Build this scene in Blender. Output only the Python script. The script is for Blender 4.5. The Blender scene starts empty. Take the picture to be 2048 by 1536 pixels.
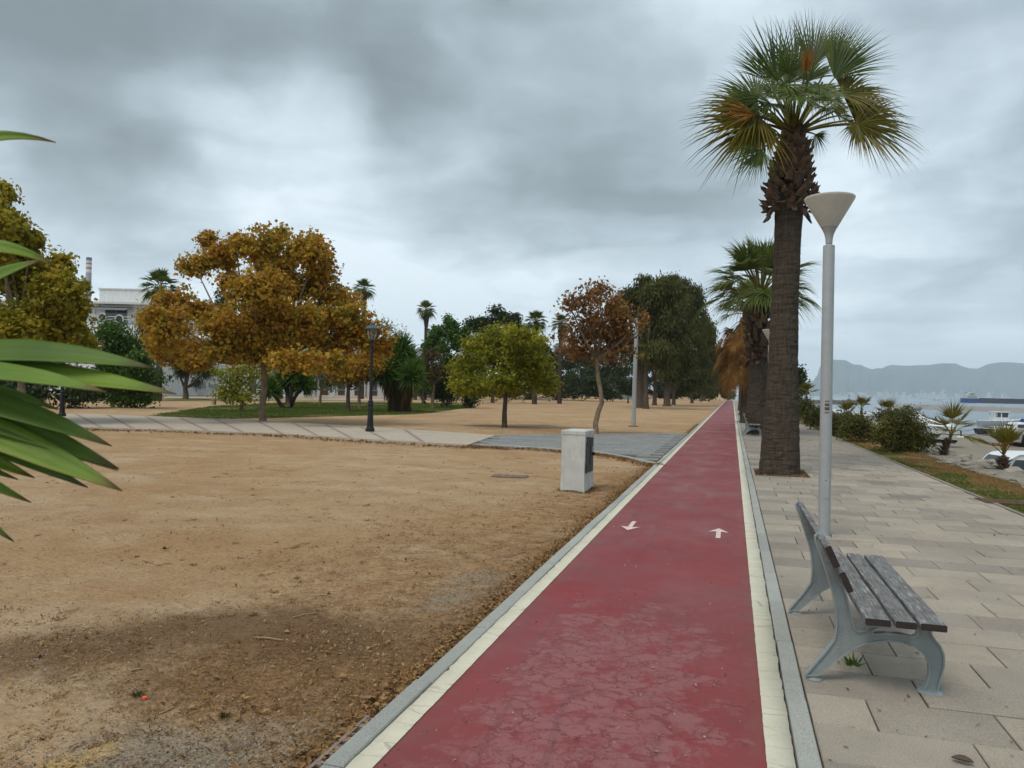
import bpy, bmesh, math, random
import numpy as np
from mathutils import Vector, Matrix

rng = np.random.default_rng(7)
random.seed(7)
SC = bpy.context.scene
COL = SC.collection

# ------------------------------------------------------------------ camera
F, H = 1538.0, 1.6                      # focal length in photo pixels, eye height in metres
YAW, PITCH, ROLL = math.atan(441.3 / 1538), math.atan(10.74 / 1538), math.atan(.021)
def _rz(a): c, s = math.cos(a), math.sin(a); return np.array([[c, -s, 0], [s, c, 0], [0, 0, 1.]])
def _rx(a): c, s = math.cos(a), math.sin(a); return np.array([[1., 0, 0], [0, c, -s], [0, s, c]])
R = _rz(YAW) @ _rx(math.pi / 2 + PITCH) @ _rz(ROLL)
EYE = np.array([0, 0, H])
RIGHT, TOWARD, FWD = R[:, 0], R[:, 2], -R[:, 2]
def ray(u, v): return R @ np.array([(u - 1024) / F, (768 - v) / F, -1.])
def G(u, v, z=0.):                       # survey: the place on a level plane seen at photo pixel u, v
    d = ray(u, v); return EYE + d * ((z - H) / d[2])
def PY(u, v, y):
    d = ray(u, v); return EYE + d * (y / d[1])
def PD(u, v, D): return EYE + ray(u, v) * D
def depth(p): return float(-(R.T @ (np.asarray(p) - EYE))[2])

cam_d = bpy.data.cameras.new('camera'); cam = bpy.data.objects.new('camera', cam_d); COL.objects.link(cam)
cam_d.sensor_width = 36; cam_d.lens = F / 2048 * 36; cam_d.clip_start = .05; cam_d.clip_end = 40000
M4 = Matrix.Identity(4)
for i in range(3):
    for j in range(3): M4[i][j] = R[i, j]
    M4[i][3] = EYE[i]
cam.matrix_world = M4
SC.camera = cam
cam_d.dof.use_dof = True; cam_d.dof.focus_distance = 11.; cam_d.dof.aperture_fstop = 9.

# ------------------------------------------------------------------ node helper
class NT:
    def __init__(s, tree):
        s.t = tree; s.t.nodes.clear()
    def node(s, typ, props=None, **ins):
        n = s.t.nodes.new(typ)
        for k, v in (props or {}).items(): setattr(n, k, v)
        for k, v in ins.items(): s.put(n, k, v)
        return n
    def put(s, n, k, v):
        key = k if not k.startswith('i_') else int(k[2:])
        sock = n.inputs[key if isinstance(key, int) else key.replace('_', ' ')]
        if isinstance(v, bpy.types.NodeSocket): s.t.links.new(v, sock)
        else:
            if sock.type == 'RGBA' and len(v) == 3: v = (*v, 1)
            sock.default_value = v
    def pos(s): return s.node('ShaderNodeNewGeometry').outputs['Position']
    def island(s): return s.node('ShaderNodeNewGeometry').outputs['Random Per Island']
    def orand(s): return s.node('ShaderNodeObjectInfo').outputs['Random']
    def attr(s, n): return s.node('ShaderNodeAttribute', {'attribute_name': n}).outputs['Fac']
    def scalev(s, v, sc): return s.node('ShaderNodeVectorMath', {'operation': 'MULTIPLY'}, i_0=v, i_1=sc).outputs[0]
    def addv(s, a, b): return s.node('ShaderNodeVectorMath', {'operation': 'ADD'}, i_0=a, i_1=b).outputs[0]
    def noise(s, scale, detail=4, rough=.55, vec=None, dist=0., out='Fac'):
        n = s.node('ShaderNodeTexNoise', Scale=scale, Detail=detail, Roughness=rough, Distortion=dist)
        s.t.links.new(vec if vec is not None else s.pos(), n.inputs['Vector'])
        return n.outputs[out]
    def voro(s, scale, feature='DISTANCE_TO_EDGE', vec=None, out='Distance', rand=1.):
        n = s.node('ShaderNodeTexVoronoi', {'feature': feature}, Scale=scale, Randomness=rand)
        s.t.links.new(vec if vec is not None else s.pos(), n.inputs['Vector'])
        return n.outputs[out]
    def math(s, op, a, b=0., c=0., clamp=False):
        n = s.node('ShaderNodeMath', {'operation': op, 'use_clamp': clamp}, i_0=a, i_1=b)
        if op in ('MULTIPLY_ADD', 'COMPARE'): s.put(n, 'i_2', c)
        return n.outputs[0]
    def rng(s, v, a, b, c=0., d=1., smooth=False):
        return s.node('ShaderNodeMapRange', {'interpolation_type': 'SMOOTHSTEP' if smooth else 'LINEAR'},
                      i_0=v, i_1=a, i_2=b, i_3=c, i_4=d).outputs[0]
    def ramp(s, fac, stops):
        n = s.node('ShaderNodeValToRGB', i_0=fac); e = n.color_ramp.elements
        while len(e) < len(stops): e.new(.5)
        for el, (p, c) in zip(e, stops): el.position = p; el.color = (*c, 1)
        return n.outputs[0]
    def mix(s, fac, a, b, mode='MIX'):
        n = s.node('ShaderNodeMix', {'data_type': 'RGBA', 'blend_type': mode})
        s.put(n, 'i_0', fac); s.put(n, 'i_6', a); s.put(n, 'i_7', b)
        return n.outputs[2]
    def sep(s, v): return s.node('ShaderNodeSeparateXYZ', i_0=v).outputs
    def comb(s, x, y, z): return s.node('ShaderNodeCombineXYZ', i_0=x, i_1=y, i_2=z).outputs[0]
    def bump(s, h, strength=.5, dist=.01):
        return s.node('ShaderNodeBump', Strength=strength, Distance=dist, Height=h).outputs[0]
    def pbsdf(s, color, rough=.7, normal=None, metal=0., spec=.4, **kw):
        n = s.node('ShaderNodeBsdfPrincipled')
        s.put(n, 'Base Color', color); s.put(n, 'Roughness', rough); s.put(n, 'Metallic', metal); s.put(n, 'Specular IOR Level', spec)
        if normal is not None: s.put(n, 'Normal', normal)
        for k, v in kw.items(): s.put(n, k, v)
        return n.outputs[0]
    def out(s, sh): s.t.links.new(sh, s.node('ShaderNodeOutputMaterial').inputs[0])

# ------------------------------------------------------------------ sky, sun, exposure
SUN_EL, SUN_AZ = math.radians(58), math.radians(205)
W = bpy.data.worlds.new('World'); SC.world = W; W.use_nodes = True
n = NT(W.node_tree)
d = n.node('ShaderNodeTexCoord').outputs['Generated']
sky = n.node('ShaderNodeTexSky', {'sky_type': 'NISHITA', 'sun_disc': False, 'sun_elevation': SUN_EL, 'sun_rotation': SUN_AZ,
                                  'air_density': 1.0, 'dust_density': 2.0, 'ozone_density': 1.0}).outputs[0]
dx, dy, dz = n.sep(d)
el = n.math('MAXIMUM', dz, 0.)
den = n.math('ADD', el, .16)
pl = n.comb(n.math('DIVIDE', dx, den), n.math('DIVIDE', dy, den), 0.)           # a flat cloud deck seen from below
def wob(sc, det, amp, vec): return n.scalev(n.node('ShaderNodeVectorMath', {'operation': 'SUBTRACT'}, i_0=n.noise(sc, det, .55, vec, out='Color'), i_1=(.5, .5, .5)).outputs[0], amp)
dw = n.node('ShaderNodeVectorMath', {'operation': 'NORMALIZE'}, i_0=n.addv(n.addv(d, wob(2.2, 3, (.30, .30, .22), d)), wob(7., 5, (.11, .11, .08), d))).outputs[0]
plw = n.addv(pl, wob(1.3, 5, (.9, .9, 0.), n.addv(pl, (5., 1., 0.))))
def nz(v, amp): return n.math('MULTIPLY', n.math('SUBTRACT', v, .5), amp)
cover = n.math('ADD', nz(n.noise(.55, 4, .42, n.addv(plw, (-13.7, 19.1, 0.))), -1.0), .64)
cover = n.math('ADD', cover, nz(n.noise(1.7, 5, .45, n.addv(plw, (31.3, 4.9, 0.))), 1.15))
cover = n.math('ADD', cover, nz(n.noise(4.5, 5, .50, n.addv(dw, (4., 2., 1.))), .85))
for (u, v, sig, wt) in ((1120, 310, 10, -.22), (1250, 395, 6, -.14), (660, 150, 8, -.17), (930, 70, 8, -.13), (130, 0, 8, -.26), (330, 320, 8, -.22), (60, 120, 6, -.10),
                        (1960, 130, 9, -.12), (1960, 560, 8, -.02), (610, 320, 5, .20), (500, 350, 5, .20), (240, 110, 5, .08), (700, 420, 6, .14), (850, 330, 4, .08),
                        (1850, 330, 7, .06), (1000, 560, 9, .10), (1330, 180, 6, .05), (20, 330, 8, -.12), (1480, 130, 8, -.04)):
    c = ray(u, v); c /= np.linalg.norm(c)
    dot = n.node('ShaderNodeVectorMath', {'operation': 'DOT_PRODUCT'}, i_0=dw, i_1=tuple(c)).outputs['Value']
    cover = n.math('ADD', cover, n.math('MULTIPLY', n.rng(dot, math.cos(math.radians(sig * 1.7)), 1., 0., 1., True), wt))
low = n.rng(dz, .0, .26, 1., 0., True)                                          # thinner, brighter cloud towards the horizon
cover = n.math('ADD', cover, n.math('MULTIPLY', low, .46))
cl = n.ramp(cover, ((.0, (1.7, 2.1, 2.3)), (.25, (2.4, 2.95, 3.25)), (.5, (3.7, 4.5, 5.05)), (.75, (5.6, 6.6, 7.3)), (1., (7.8, 8.8, 9.5))))
skyc = n.mix(.94, sky, cl)
bg = n.node('ShaderNodeBackground', Color=skyc, Strength=.1).outputs[0]
n.t.links.new(bg, n.node('ShaderNodeOutputWorld').inputs[0])

sd = bpy.data.lights.new('sun', 'SUN'); sd.energy = 1.75; sd.angle = math.radians(24); sd.color = (1, .95, .87)
sun = bpy.data.objects.new('sun', sd); COL.objects.link(sun)
sv = Vector((math.sin(SUN_AZ) * math.cos(SUN_EL), math.cos(SUN_AZ) * math.cos(SUN_EL), math.sin(SUN_EL)))
sun.rotation_euler = sv.to_track_quat('Z', 'Y').to_euler(); sun.location = (0, -20, 60)

vs = SC.view_settings; vs.view_transform = 'Standard'; vs.look = 'None'; vs.gamma = 1; vs.use_curve_mapping = False; vs.exposure = 0.32
cy = SC.cycles; cy.max_bounces = 5; cy.diffuse_bounces = 3; cy.glossy_bounces = 2; cy.transmission_bounces = 4; cy.transparent_max_bounces = 6
cy.volume_bounces = 1; cy.caustics_reflective = False; cy.caustics_refractive = False
cy.use_denoising = True; cy.use_adaptive_sampling = True; cy.adaptive_threshold = .015
try: cy.denoiser = 'OPENIMAGEDENOISE'
except Exception: pass

# ------------------------------------------------------------------ mesh helper
class MB:
    def __init__(s): s.v, s.f, s.m = [], [], []
    def add(s, vs, fs, m=0):
        b = len(s.v); s.v.extend([tuple(map(float, p)) for p in vs])
        s.f.extend([tuple(b + i for i in f) for f in fs]); s.m.extend([m] * len(fs)); return s
    def box(s, c, size, rz=0., m=0, taper=1., rot=None):
        hx, hy, hz = size[0] / 2, size[1] / 2, size[2] / 2
        P = [(-hx, -hy, -hz), (hx, -hy, -hz), (hx, hy, -hz), (-hx, hy, -hz)] + [(x * taper, y * taper, hz) for x, y in ((-hx, -hy), (hx, -hy), (hx, hy), (-hx, hy))]
        mt = rot if rot is not None else Matrix.Rotation(rz, 3, 'Z')
        P = [mt @ Vector(p) + Vector(c) for p in P]
        return s.add(P, [(3, 2, 1, 0), (4, 5, 6, 7), (0, 1, 5, 4), (1, 2, 6, 5), (2, 3, 7, 6), (3, 0, 4, 7)], m)
    def tube(s, pts, rad, k=8, m=0, cap=True):
        pts = [np.asarray(p, float) for p in pts]
        if np.isscalar(rad): rad = [rad] * len(pts)
        ring = []; nv = None
        for i, p in enumerate(pts):
            t = pts[min(i + 1, len(pts) - 1)] - pts[max(i - 1, 0)]; t = t / (np.linalg.norm(t) + 1e-9)
            if nv is None:
                h = np.array([0, 0, 1.]) if abs(t[2]) < .9 else np.array([1., 0, 0]); nv = np.cross(t, h)
            nv = nv - t * np.dot(nv, t); nv /= np.linalg.norm(nv) + 1e-9; b = np.cross(t, nv)
            ring.append([p + rad[i] * (math.cos(a) * nv + math.sin(a) * b) for a in np.linspace(0, 2 * math.pi, k, endpoint=False)])
        V = [q for r in ring for q in r]; Fc = []
        for i in range(len(pts) - 1):
            for j in range(k):
                a, b2 = i * k + j, i * k + (j + 1) % k; Fc.append((a, b2, b2 + k, a + k))
        if cap: Fc.append(tuple(range(k - 1, -1, -1))); Fc.append(tuple((len(pts) - 1) * k + j for j in range(k)))
        return s.add(V, Fc, m)
    def lathe(s, c, prof, k=16, m=0, cap=True):          # prof: (radius, z)
        return s.loft([[(c[0] + r * math.cos(a), c[1] + r * math.sin(a), c[2] + z) for a in np.linspace(0, 2 * math.pi, k, endpoint=False)] for r, z in prof], m, cap)
    def loft(s, rings, m=0, cap=True, closed=True):
        k = len(rings[0]); V = [q for r in rings for q in r]; Fc = []
        for i in range(len(rings) - 1):
            for j in range(k if closed else k - 1):
                a, b = i * k + j, i * k + (j + 1) % k; Fc.append((a, b, b + k, a + k))
        if cap and closed: Fc.append(tuple(range(k - 1, -1, -1))); Fc.append(tuple((len(rings) - 1) * k + j for j in range(k)))
        return s.add(V, Fc, m)
    def extrude(s, outline, vec, m=0):                   # outline: 3D points, CCW seen against vec
        k = len(outline); a = [np.asarray(p, float) for p in outline]; b = [p + np.asarray(vec) for p in a]
        return s.add(a + b, [tuple(range(k - 1, -1, -1)), tuple(range(k, 2 * k))] + [(i, (i + 1) % k, k + (i + 1) % k, k + i) for i in range(k)], m)
    def poly(s, pts, m=0): return s.add(pts, [tuple(range(len(pts)))], m)

def np_mesh(name, V, Fa, mats, mi=None, smooth=False):
    """V (n,3), Fa (m,k) arrays"""
    me = bpy.data.meshes.new(name); V = np.asarray(V, np.float32); Fa = np.asarray(Fa, np.int32); m, k = Fa.shape
    me.vertices.add(len(V)); me.vertices.foreach_set('co', V.ravel())
    me.loops.add(m * k); me.loops.foreach_set('vertex_index', Fa.ravel())
    me.polygons.add(m); me.polygons.foreach_set('loop_start', np.arange(m, dtype=np.int32) * k)
    for x in (mats if isinstance(mats, (list, tuple)) else [mats]): me.materials.append(x)
    if mi is not None: me.polygons.foreach_set('material_index', np.asarray(mi, np.int32))
    me.update(calc_edges=True)
    if smooth: me.polygons.foreach_set('use_smooth', np.ones(m, bool))
    return me
ROOT = {}
def off(p):
    while p is not None:
        if p.name in ROOT: return ROOT[p.name]
        p = p.parent
    return np.zeros(3)
def ob(name, me, parent=None, loc=(0, 0, 0), rz=0.):
    o = bpy.data.objects.new(name, me); COL.objects.link(o); o.parent = parent; o.location = loc; o.rotation_euler = (0, 0, rz); return o
def mesh(name, mb, mats, smooth=False, o=(0, 0, 0), sharp=None):
    me = bpy.data.meshes.new(name); ox, oy, oz = o
    me.from_pydata([(x - ox, y - oy, z - oz) for x, y, z in mb.v], [], mb.f)
    for x in (mats if isinstance(mats, (list, tuple)) else [mats]): me.materials.append(x)
    me.polygons.foreach_set('material_index', np.asarray(mb.m, np.int32))
    bm = bmesh.new(); bm.from_mesh(me); bmesh.ops.recalc_face_normals(bm, faces=bm.faces); bm.to_mesh(me); bm.free()
    if smooth:
        me.polygons.foreach_set('use_smooth', np.ones(len(me.polygons), bool)); me.set_sharp_from_angle(angle=math.radians(sharp or 40))
    me.update(); return me
def part(name, mb, mats, parent, smooth=False, label=None, sharp=None):
    o = ob(name, mesh(name, mb, mats, smooth, off(parent), sharp), parent)
    if label: o['label'] = label
    return o
def npart(name, V, Fa, mats, parent, mi=None, smooth=False):
    return ob(name, np_mesh(name, np.asarray(V) - off(parent), Fa, mats, mi, smooth), parent)
def tag(o, label=None, cat=None, group=None, kind=None):
    if label: o['label'] = label
    if cat: o['category'] = cat
    if group: o['group'] = group
    if kind: o['kind'] = kind
    return o
def thing(name, label, cat, loc=(0, 0, 0), group=None, rz=0.):
    o = bpy.data.objects.new(name, None); COL.objects.link(o); o.location = tuple(map(float, loc)); o.rotation_euler = (0, 0, rz)
    o.empty_display_size = .2; ROOT[o.name] = np.asarray(loc, float); return tag(o, label, cat, group)
def copy_tree(o, parent=None):
    c = o.copy(); COL.objects.link(c); c.parent = parent
    for ch in list(o.children): copy_tree(ch, c)
    return c
def lattice_noise(x, y, seed=0):
    xi, yi = np.floor(x).astype(np.int64), np.floor(y).astype(np.int64); fx, fy = x - xi, y - yi
    fx, fy = fx * fx * (3 - 2 * fx), fy * fy * (3 - 2 * fy)
    def h(a, b):
        q = (a * 374761393 + b * 668265263 + seed * 974711) & 0x7fffffff; q = ((q ^ (q >> 13)) * 1274126177) & 0x7fffffff
        return ((q ^ (q >> 16)) & 0xffff) / 65535.
    return (h(xi, yi) * (1 - fx) + h(xi + 1, yi) * fx) * (1 - fy) + (h(xi, yi + 1) * (1 - fx) + h(xi + 1, yi + 1) * fx) * fy
def fbm(x, y, sc, seed=0, octv=4):
    a, t, w = 0., 0., 1.
    for i in range(octv): a = a + w * lattice_noise(x * sc * 2 ** i, y * sc * 2 ** i, seed + i); t += w; w *= .5
    return a / t

# ------------------------------------------------------------------ materials
def new(name):
    m = bpy.data.materials.new(name); m.use_nodes = True; return m, NT(m.node_tree)
def simple(name, c1, c2=None, scale=6., rough=.7, bump=0., bscale=40., metal=0., spec=.4, detail=5, orand=0., bdist=.004, **kw):
    m, n = new(name); c2 = c2 or tuple(x * .8 for x in c1)
    col = n.mix(n.rng(n.noise(scale, detail, .6), .3, .7), c1, c2)
    if orand: col = n.mix(1., col, n.ramp(n.orand(), ((0, (1 - orand,) * 3), (1, (1 + orand * .4,) * 3))), 'MULTIPLY')
    nm = n.bump(n.noise(bscale, 4, .6), bump, bdist) if bump else None
    n.out(n.pbsdf(col, rough, nm, metal, spec, **kw)); return m
def foliage(name, cols, trans=.3, rough=.55, clump=.8, csc=.9, spec=.25, tcol=None):
    """cols: ramp over the per-leaf random number mixed with a slow change from branch to branch"""
    m, n = new(name)
    r = n.math('ADD', n.math('MULTIPLY', n.island(), 1 - clump * .55), n.math('MULTIPLY', n.rng(n.noise(csc, 4, .55), .34, .66), clump * .55))
    k = len(cols); col = n.ramp(r, [(i / (k - 1), c) for i, c in enumerate(cols)])
    a = n.pbsdf(col, rough, None, 0., spec)
    b = n.node('ShaderNodeBsdfTranslucent', Color=n.mix(.5, col, tcol) if tcol else col).outputs[0]
    n.out(n.node('ShaderNodeMixShader', i_0=trans, i_1=a, i_2=b).outputs[0]); return m

def m_sand():
    m, n = new('sandy_earth')
    big, mid, fine = n.noise(.22, 5, .6), n.noise(1.5, 6, .65), n.noise(26, 6, .7)
    col = n.mix(n.rng(big, .38, .62), (.375, .235, .118), (.44, .305, .178))
    col = n.mix(n.math('MULTIPLY', n.rng(mid, .45, .68), .6), col, (.29, .165, .08))
    col = n.mix(n.math('MULTIPLY', n.rng(n.noise(.6, 6, .7, n.scalev(n.pos(), (.7, 1.3, 1.))), .5, .68), .55), col, (.50, .39, .26))
    col = n.mix(n.rng(n.noise(3.3, 7, .78), .585, .68, 0., .62), col, (.17, .088, .038))
    col = n.mix(n.rng(n.noise(11, 5, .75), .62, .70, 0., .75), col, (.10, .055, .026))
    lit = n.math('ADD', n.attr('litter'), n.math('MULTIPLY', n.math('SUBTRACT', n.noise(5.5, 6, .75), .5), 1.5))
    col = n.mix(n.rng(lit, .42, .78, 0., .85), col, n.mix(n.rng(fine, .35, .65), (.15, .075, .03), (.30, .17, .075)))
    gv = n.math('ADD', n.attr('gravel'), n.math('MULTIPLY', n.math('SUBTRACT', n.noise(2.4, 6, .7), .5), .9))
    stones = n.mix(n.rng(n.voro(75, 'F1', out='Distance'), .1, .6), (.38, .33, .26), (.23, .195, .15))
    col = n.mix(n.rng(gv, .45, .8, 0., .85), col, stones)
    dp = n.math('ADD', n.attr('damp'), n.math('MULTIPLY', n.math('SUBTRACT', n.noise(2.3, 7, .72), .5), 1.25))
    dp = n.math('ADD', dp, n.math('MULTIPLY', n.math('SUBTRACT', n.noise(9, 6, .8), .5), .9))
    col = n.mix(n.rng(dp, .40, 1.0, 0., .78), col, (.13, .073, .036))
    ys = n.math('ADD', n.attr('yellow'), n.math('MULTIPLY', n.math('SUBTRACT', n.noise(3, 5, .6), .5), .6))
    col = n.mix(n.rng(ys, .5, .9, 0., .9), col, (.50, .34, .14))
    gs = n.math('ADD', n.attr('turf'), n.math('MULTIPLY', n.math('SUBTRACT', n.noise(.8, 6, .7), .5), .7))
    col = n.mix(n.rng(gs, .42, .7, 0., .92), col, n.mix(n.rng(mid, .35, .65), (.045, .07, .012), (.105, .10, .025)))
    col = n.mix(n.math('MULTIPLY', n.rng(fine, .3, .7), .45), col, (.16, .09, .04), 'MULTIPLY') if False else col
    col = n.mix(.5, col, n.ramp(fine, ((.3, (.45, .42, .38)), (.7, (1.3, 1.3, 1.3)))), 'MULTIPLY')
    h = n.math('ADD', n.math('MULTIPLY', n.noise(9, 6, .7), 1.), n.math('MULTIPLY', n.noise(70, 4, .7), .25))
    n.out(n.pbsdf(col, .95, n.bump(h, .9, .05), 0., .12)); return m
def m_red():
    m, n = new('red_paint'); p = n.pos(); x, y, z = n.sep(p)
    base = n.mix(n.rng(n.noise(1.2, 6, .65), .35, .68), (.22, .017, .018), (.17, .024, .024))
    base = n.mix(n.math('MULTIPLY', n.rng(n.noise(.55, 4, .6, n.scalev(p, (1., .5, 1.))), .42, .68), .5), base, (.21, .065, .06))
    # worn, crazed patch in the near stretch
    reg = n.math('MULTIPLY', n.rng(y, 8.5, 4.2, .12, 1., True), n.rng(x, .45, -.35, .35, 1., True))
    cx = n.math('MULTIPLY', reg, n.rng(x, -1.42, -1.0, .45, 1., True))
    wear = n.math('ADD', n.math('MULTIPLY', cx, .82), n.math('MULTIPLY', n.math('SUBTRACT', n.noise(4.2, 8, .78), .5), 2.1))
    wmask = n.rng(wear, .60, .80)
    wob = n.addv(p, n.scalev(n.noise(6, 6, .72, out='Color'), (.26, .26, 0.)))
    crk = n.voro(7.0, vec=n.scalev(wob, (1.1, 1.35, 0.)))
    crk2 = n.voro(19, vec=n.scalev(wob, (1., 1.3, 0.)))
    line = n.math('MAXIMUM', n.math('MULTIPLY', n.rng(crk, .010, .06, 1., 0.), n.rng(n.noise(5, 4, .7), .36, .52)), n.math('MULTIPLY', n.rng(crk2, .01, .07, .8, 0.), n.rng(n.noise(6, 4, .7), .5, .6)))
    wfac = n.math('MULTIPLY', wmask, n.math('SUBTRACT', 1., line), clamp=True)
    grit = n.mix(n.rng(n.noise(160, 3, .7), .35, .65), (.20, .064, .062), (.30, .115, .108))
    col = n.mix(n.math('MULTIPLY', wfac, .78), base, grit)
    cm = n.math('MULTIPLY', n.math('MULTIPLY', line, wmask), .35)
    col = n.mix(cm, col, (.10, .016, .02))
    dust_sheen = n.math('MULTIPLY', n.rng(n.noise(2.1, 6, .7, n.scalev(p, (1., .35, 1.))), .5, .78), n.rng(y, 5.5, 14., .05, .95))  # dust, plus the far reflective sheen painted in as a paler colour
    col = n.mix(dust_sheen, col, (.24, .125, .115))
    stain = n.rng(n.voro(.75, 'F1', vec=n.addv(wob, (.3, .1, 0.))), .03, .13, .5, 0.)
    col = n.mix(stain, col, (.10, .05, .05))
    tyre = n.rng(n.noise(1., 4, .6, n.addv(n.scalev(p, (11., .16, 0.)), n.scalev(n.noise(.35, 2, .5, out='Color'), (5., 0., 0.)))), .56, .72, 0., .55)
    col = n.mix(tyre, col, (.095, .03, .032))
    col = n.mix(n.rng(n.noise(.75, 6, .75, n.scalev(p, (1., .6, 1.))), .56, .70, 0., .45), col, (.115, .045, .042))
    edge = n.math('MULTIPLY', n.math('MAXIMUM', n.rng(x, -1.25, -1.42, 0., 1., True), n.rng(x, .05, .172, 0., 1., True)), n.rng(n.noise(3.5, 6, .75), .42, .68))
    col = n.mix(n.math('MULTIPLY', edge, .55), col, (.15, .075, .055))
    spk = n.rng(n.noise(230, 2, .6), .66, .74, 0., .45)
    col = n.mix(spk, col, (.38, .20, .18))
    h = n.math('ADD', n.math('MULTIPLY', n.noise(180, 3, .7), .35), n.math('MULTIPLY', line, n.math('MULTIPLY', wmask, -1.2)))
    n.out(n.pbsdf(col, n.rng(n.noise(.9, 5, .6), .35, .65, .42, .66), n.bump(h, .45, .006), 0., .42)); return m
def m_slab(name, c1, c2, tint=.16, big=.5):
    m, n = new(name); p = n.pos()
    col = n.mix(n.rng(n.noise(.9, 6, .65), .32, .68), c1, c2)
    col = n.mix(1., col, n.ramp(n.orand(), ((0, (1 - tint, 1 - tint, 1 - tint * .9)), (.5, (1, .99, .97)), (1, (1 + tint * .5, 1 + tint * .45, 1 + tint * .3)))), 'MULTIPLY')
    spk = n.noise(150, 3, .75)
    col = n.mix(.6, col, n.ramp(spk, ((.34, (.35, .33, .30)), (.5, (1., 1., 1.)), (.66, (1.32, 1.3, 1.26)))), 'MULTIPLY')
    dirt = n.math('MAXIMUM', n.rng(n.noise(1.7, 7, .75), .52, .74, 0., big), n.rng(n.noise(5., 6, .8), .6, .72, 0., .5))
    col = n.mix(dirt, col, (.17, .135, .09))
    h = n.math('ADD', n.noise(120, 4, .75), n.math('MULTIPLY', n.noise(14, 4, .6), .8))
    n.out(n.pbsdf(col, .86, n.bump(h, .55, .006), 0., .25)); return m
def m_cream():
    m, n = new('cream_paint'); p = n.pos()
    wob = n.addv(p, n.scalev(n.noise(9, 4, .6, out='Color'), (.06, .06, 0.)))
    crk = n.rng(n.voro(1., vec=n.scalev(wob, (1.3, 6.5, 0.))), .004, .02, 1., 0.)
    crk = n.math('MULTIPLY', crk, n.rng(n.noise(2.3, 3, .6), .40, .52))
    col = n.mix(n.rng(n.noise(3, 6, .7), .35, .72), (.60, .555, .43), (.50, .465, .355))
    col = n.mix(n.rng(n.noise(38, 5, .75), .58, .75, 0., .6), col, (.36, .31, .22))
    col = n.mix(n.math('MULTIPLY', crk, .5), col, (.20, .17, .12))
    n.out(n.pbsdf(col, .75, n.bump(n.math('SUBTRACT', n.noise(90, 3, .7), crk), .4, .004), 0., .3)); return m
def m_wood():
    m, n = new('weathered_wood'); p = n.pos()
    st = n.noise(1., 6, .72, n.scalev(p, (170., 4.5, 70.)), .15)
    fl = n.noise(1., 6, .75, n.scalev(p, (75., 7., 50.)), .35)
    col = n.mix(n.rng(st, .35, .62), (.06, .056, .052), (.21, .205, .20))
    col = n.mix(n.rng(fl, .52, .62, 0., .7), col, (.37, .37, .365))
    col = n.mix(n.rng(n.noise(7, 4, .6), .5, .72, 0., .55), col, (.045, .036, .03))
    n.out(n.pbsdf(col, .8, n.bump(n.math('ADD', st, fl), .5, .004), 0., .25)); return m
def m_trunk(name, c1, c2, ring=40., vert=14., bs=.7):
    m, n = new(name); p = n.pos()
    a = n.noise(1., 5, .7, n.scalev(p, (vert, vert, 3.)), .3); b = n.noise(1., 4, .65, n.scalev(p, (3., 3., ring)), .6)
    col = n.mix(n.rng(n.math('ADD', n.math('MULTIPLY', a, .5), n.math('MULTIPLY', b, .5)), .38, .62), c1, c2)
    n.out(n.pbsdf(col, .95, n.bump(n.math('ADD', a, b), bs, .03), 0., .12)); return m
def m_water():
    m, n = new('sea_water'); p = n.pos()
    h = n.noise(1., 5, .6, n.scalev(p, (.35, .8, 1.)))
    col = n.mix(n.rng(n.noise(.012, 4, .6), .35, .65), (.05, .085, .105), (.075, .115, .14))
    n.out(n.pbsdf(col, .22, n.bump(h, .12, .25), 0., .5)); return m
def m_white_wall(name, c, stain=.35):
    m, n = new(name); p = n.pos()
    col = n.mix(n.rng(n.noise(3.5, 6, .7), .35, .72), c, tuple(x * .78 for x in c))
    col = n.mix(n.rng(n.noise(1., 6, .75, n.scalev(p, (9., 9., 2.2))), .52, .75, 0., stain), col, (.24, .22, .185))
    n.out(n.pbsdf(col, .88, n.bump(n.noise(45, 5, .7), .35, .006), 0., .2)); return m

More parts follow.
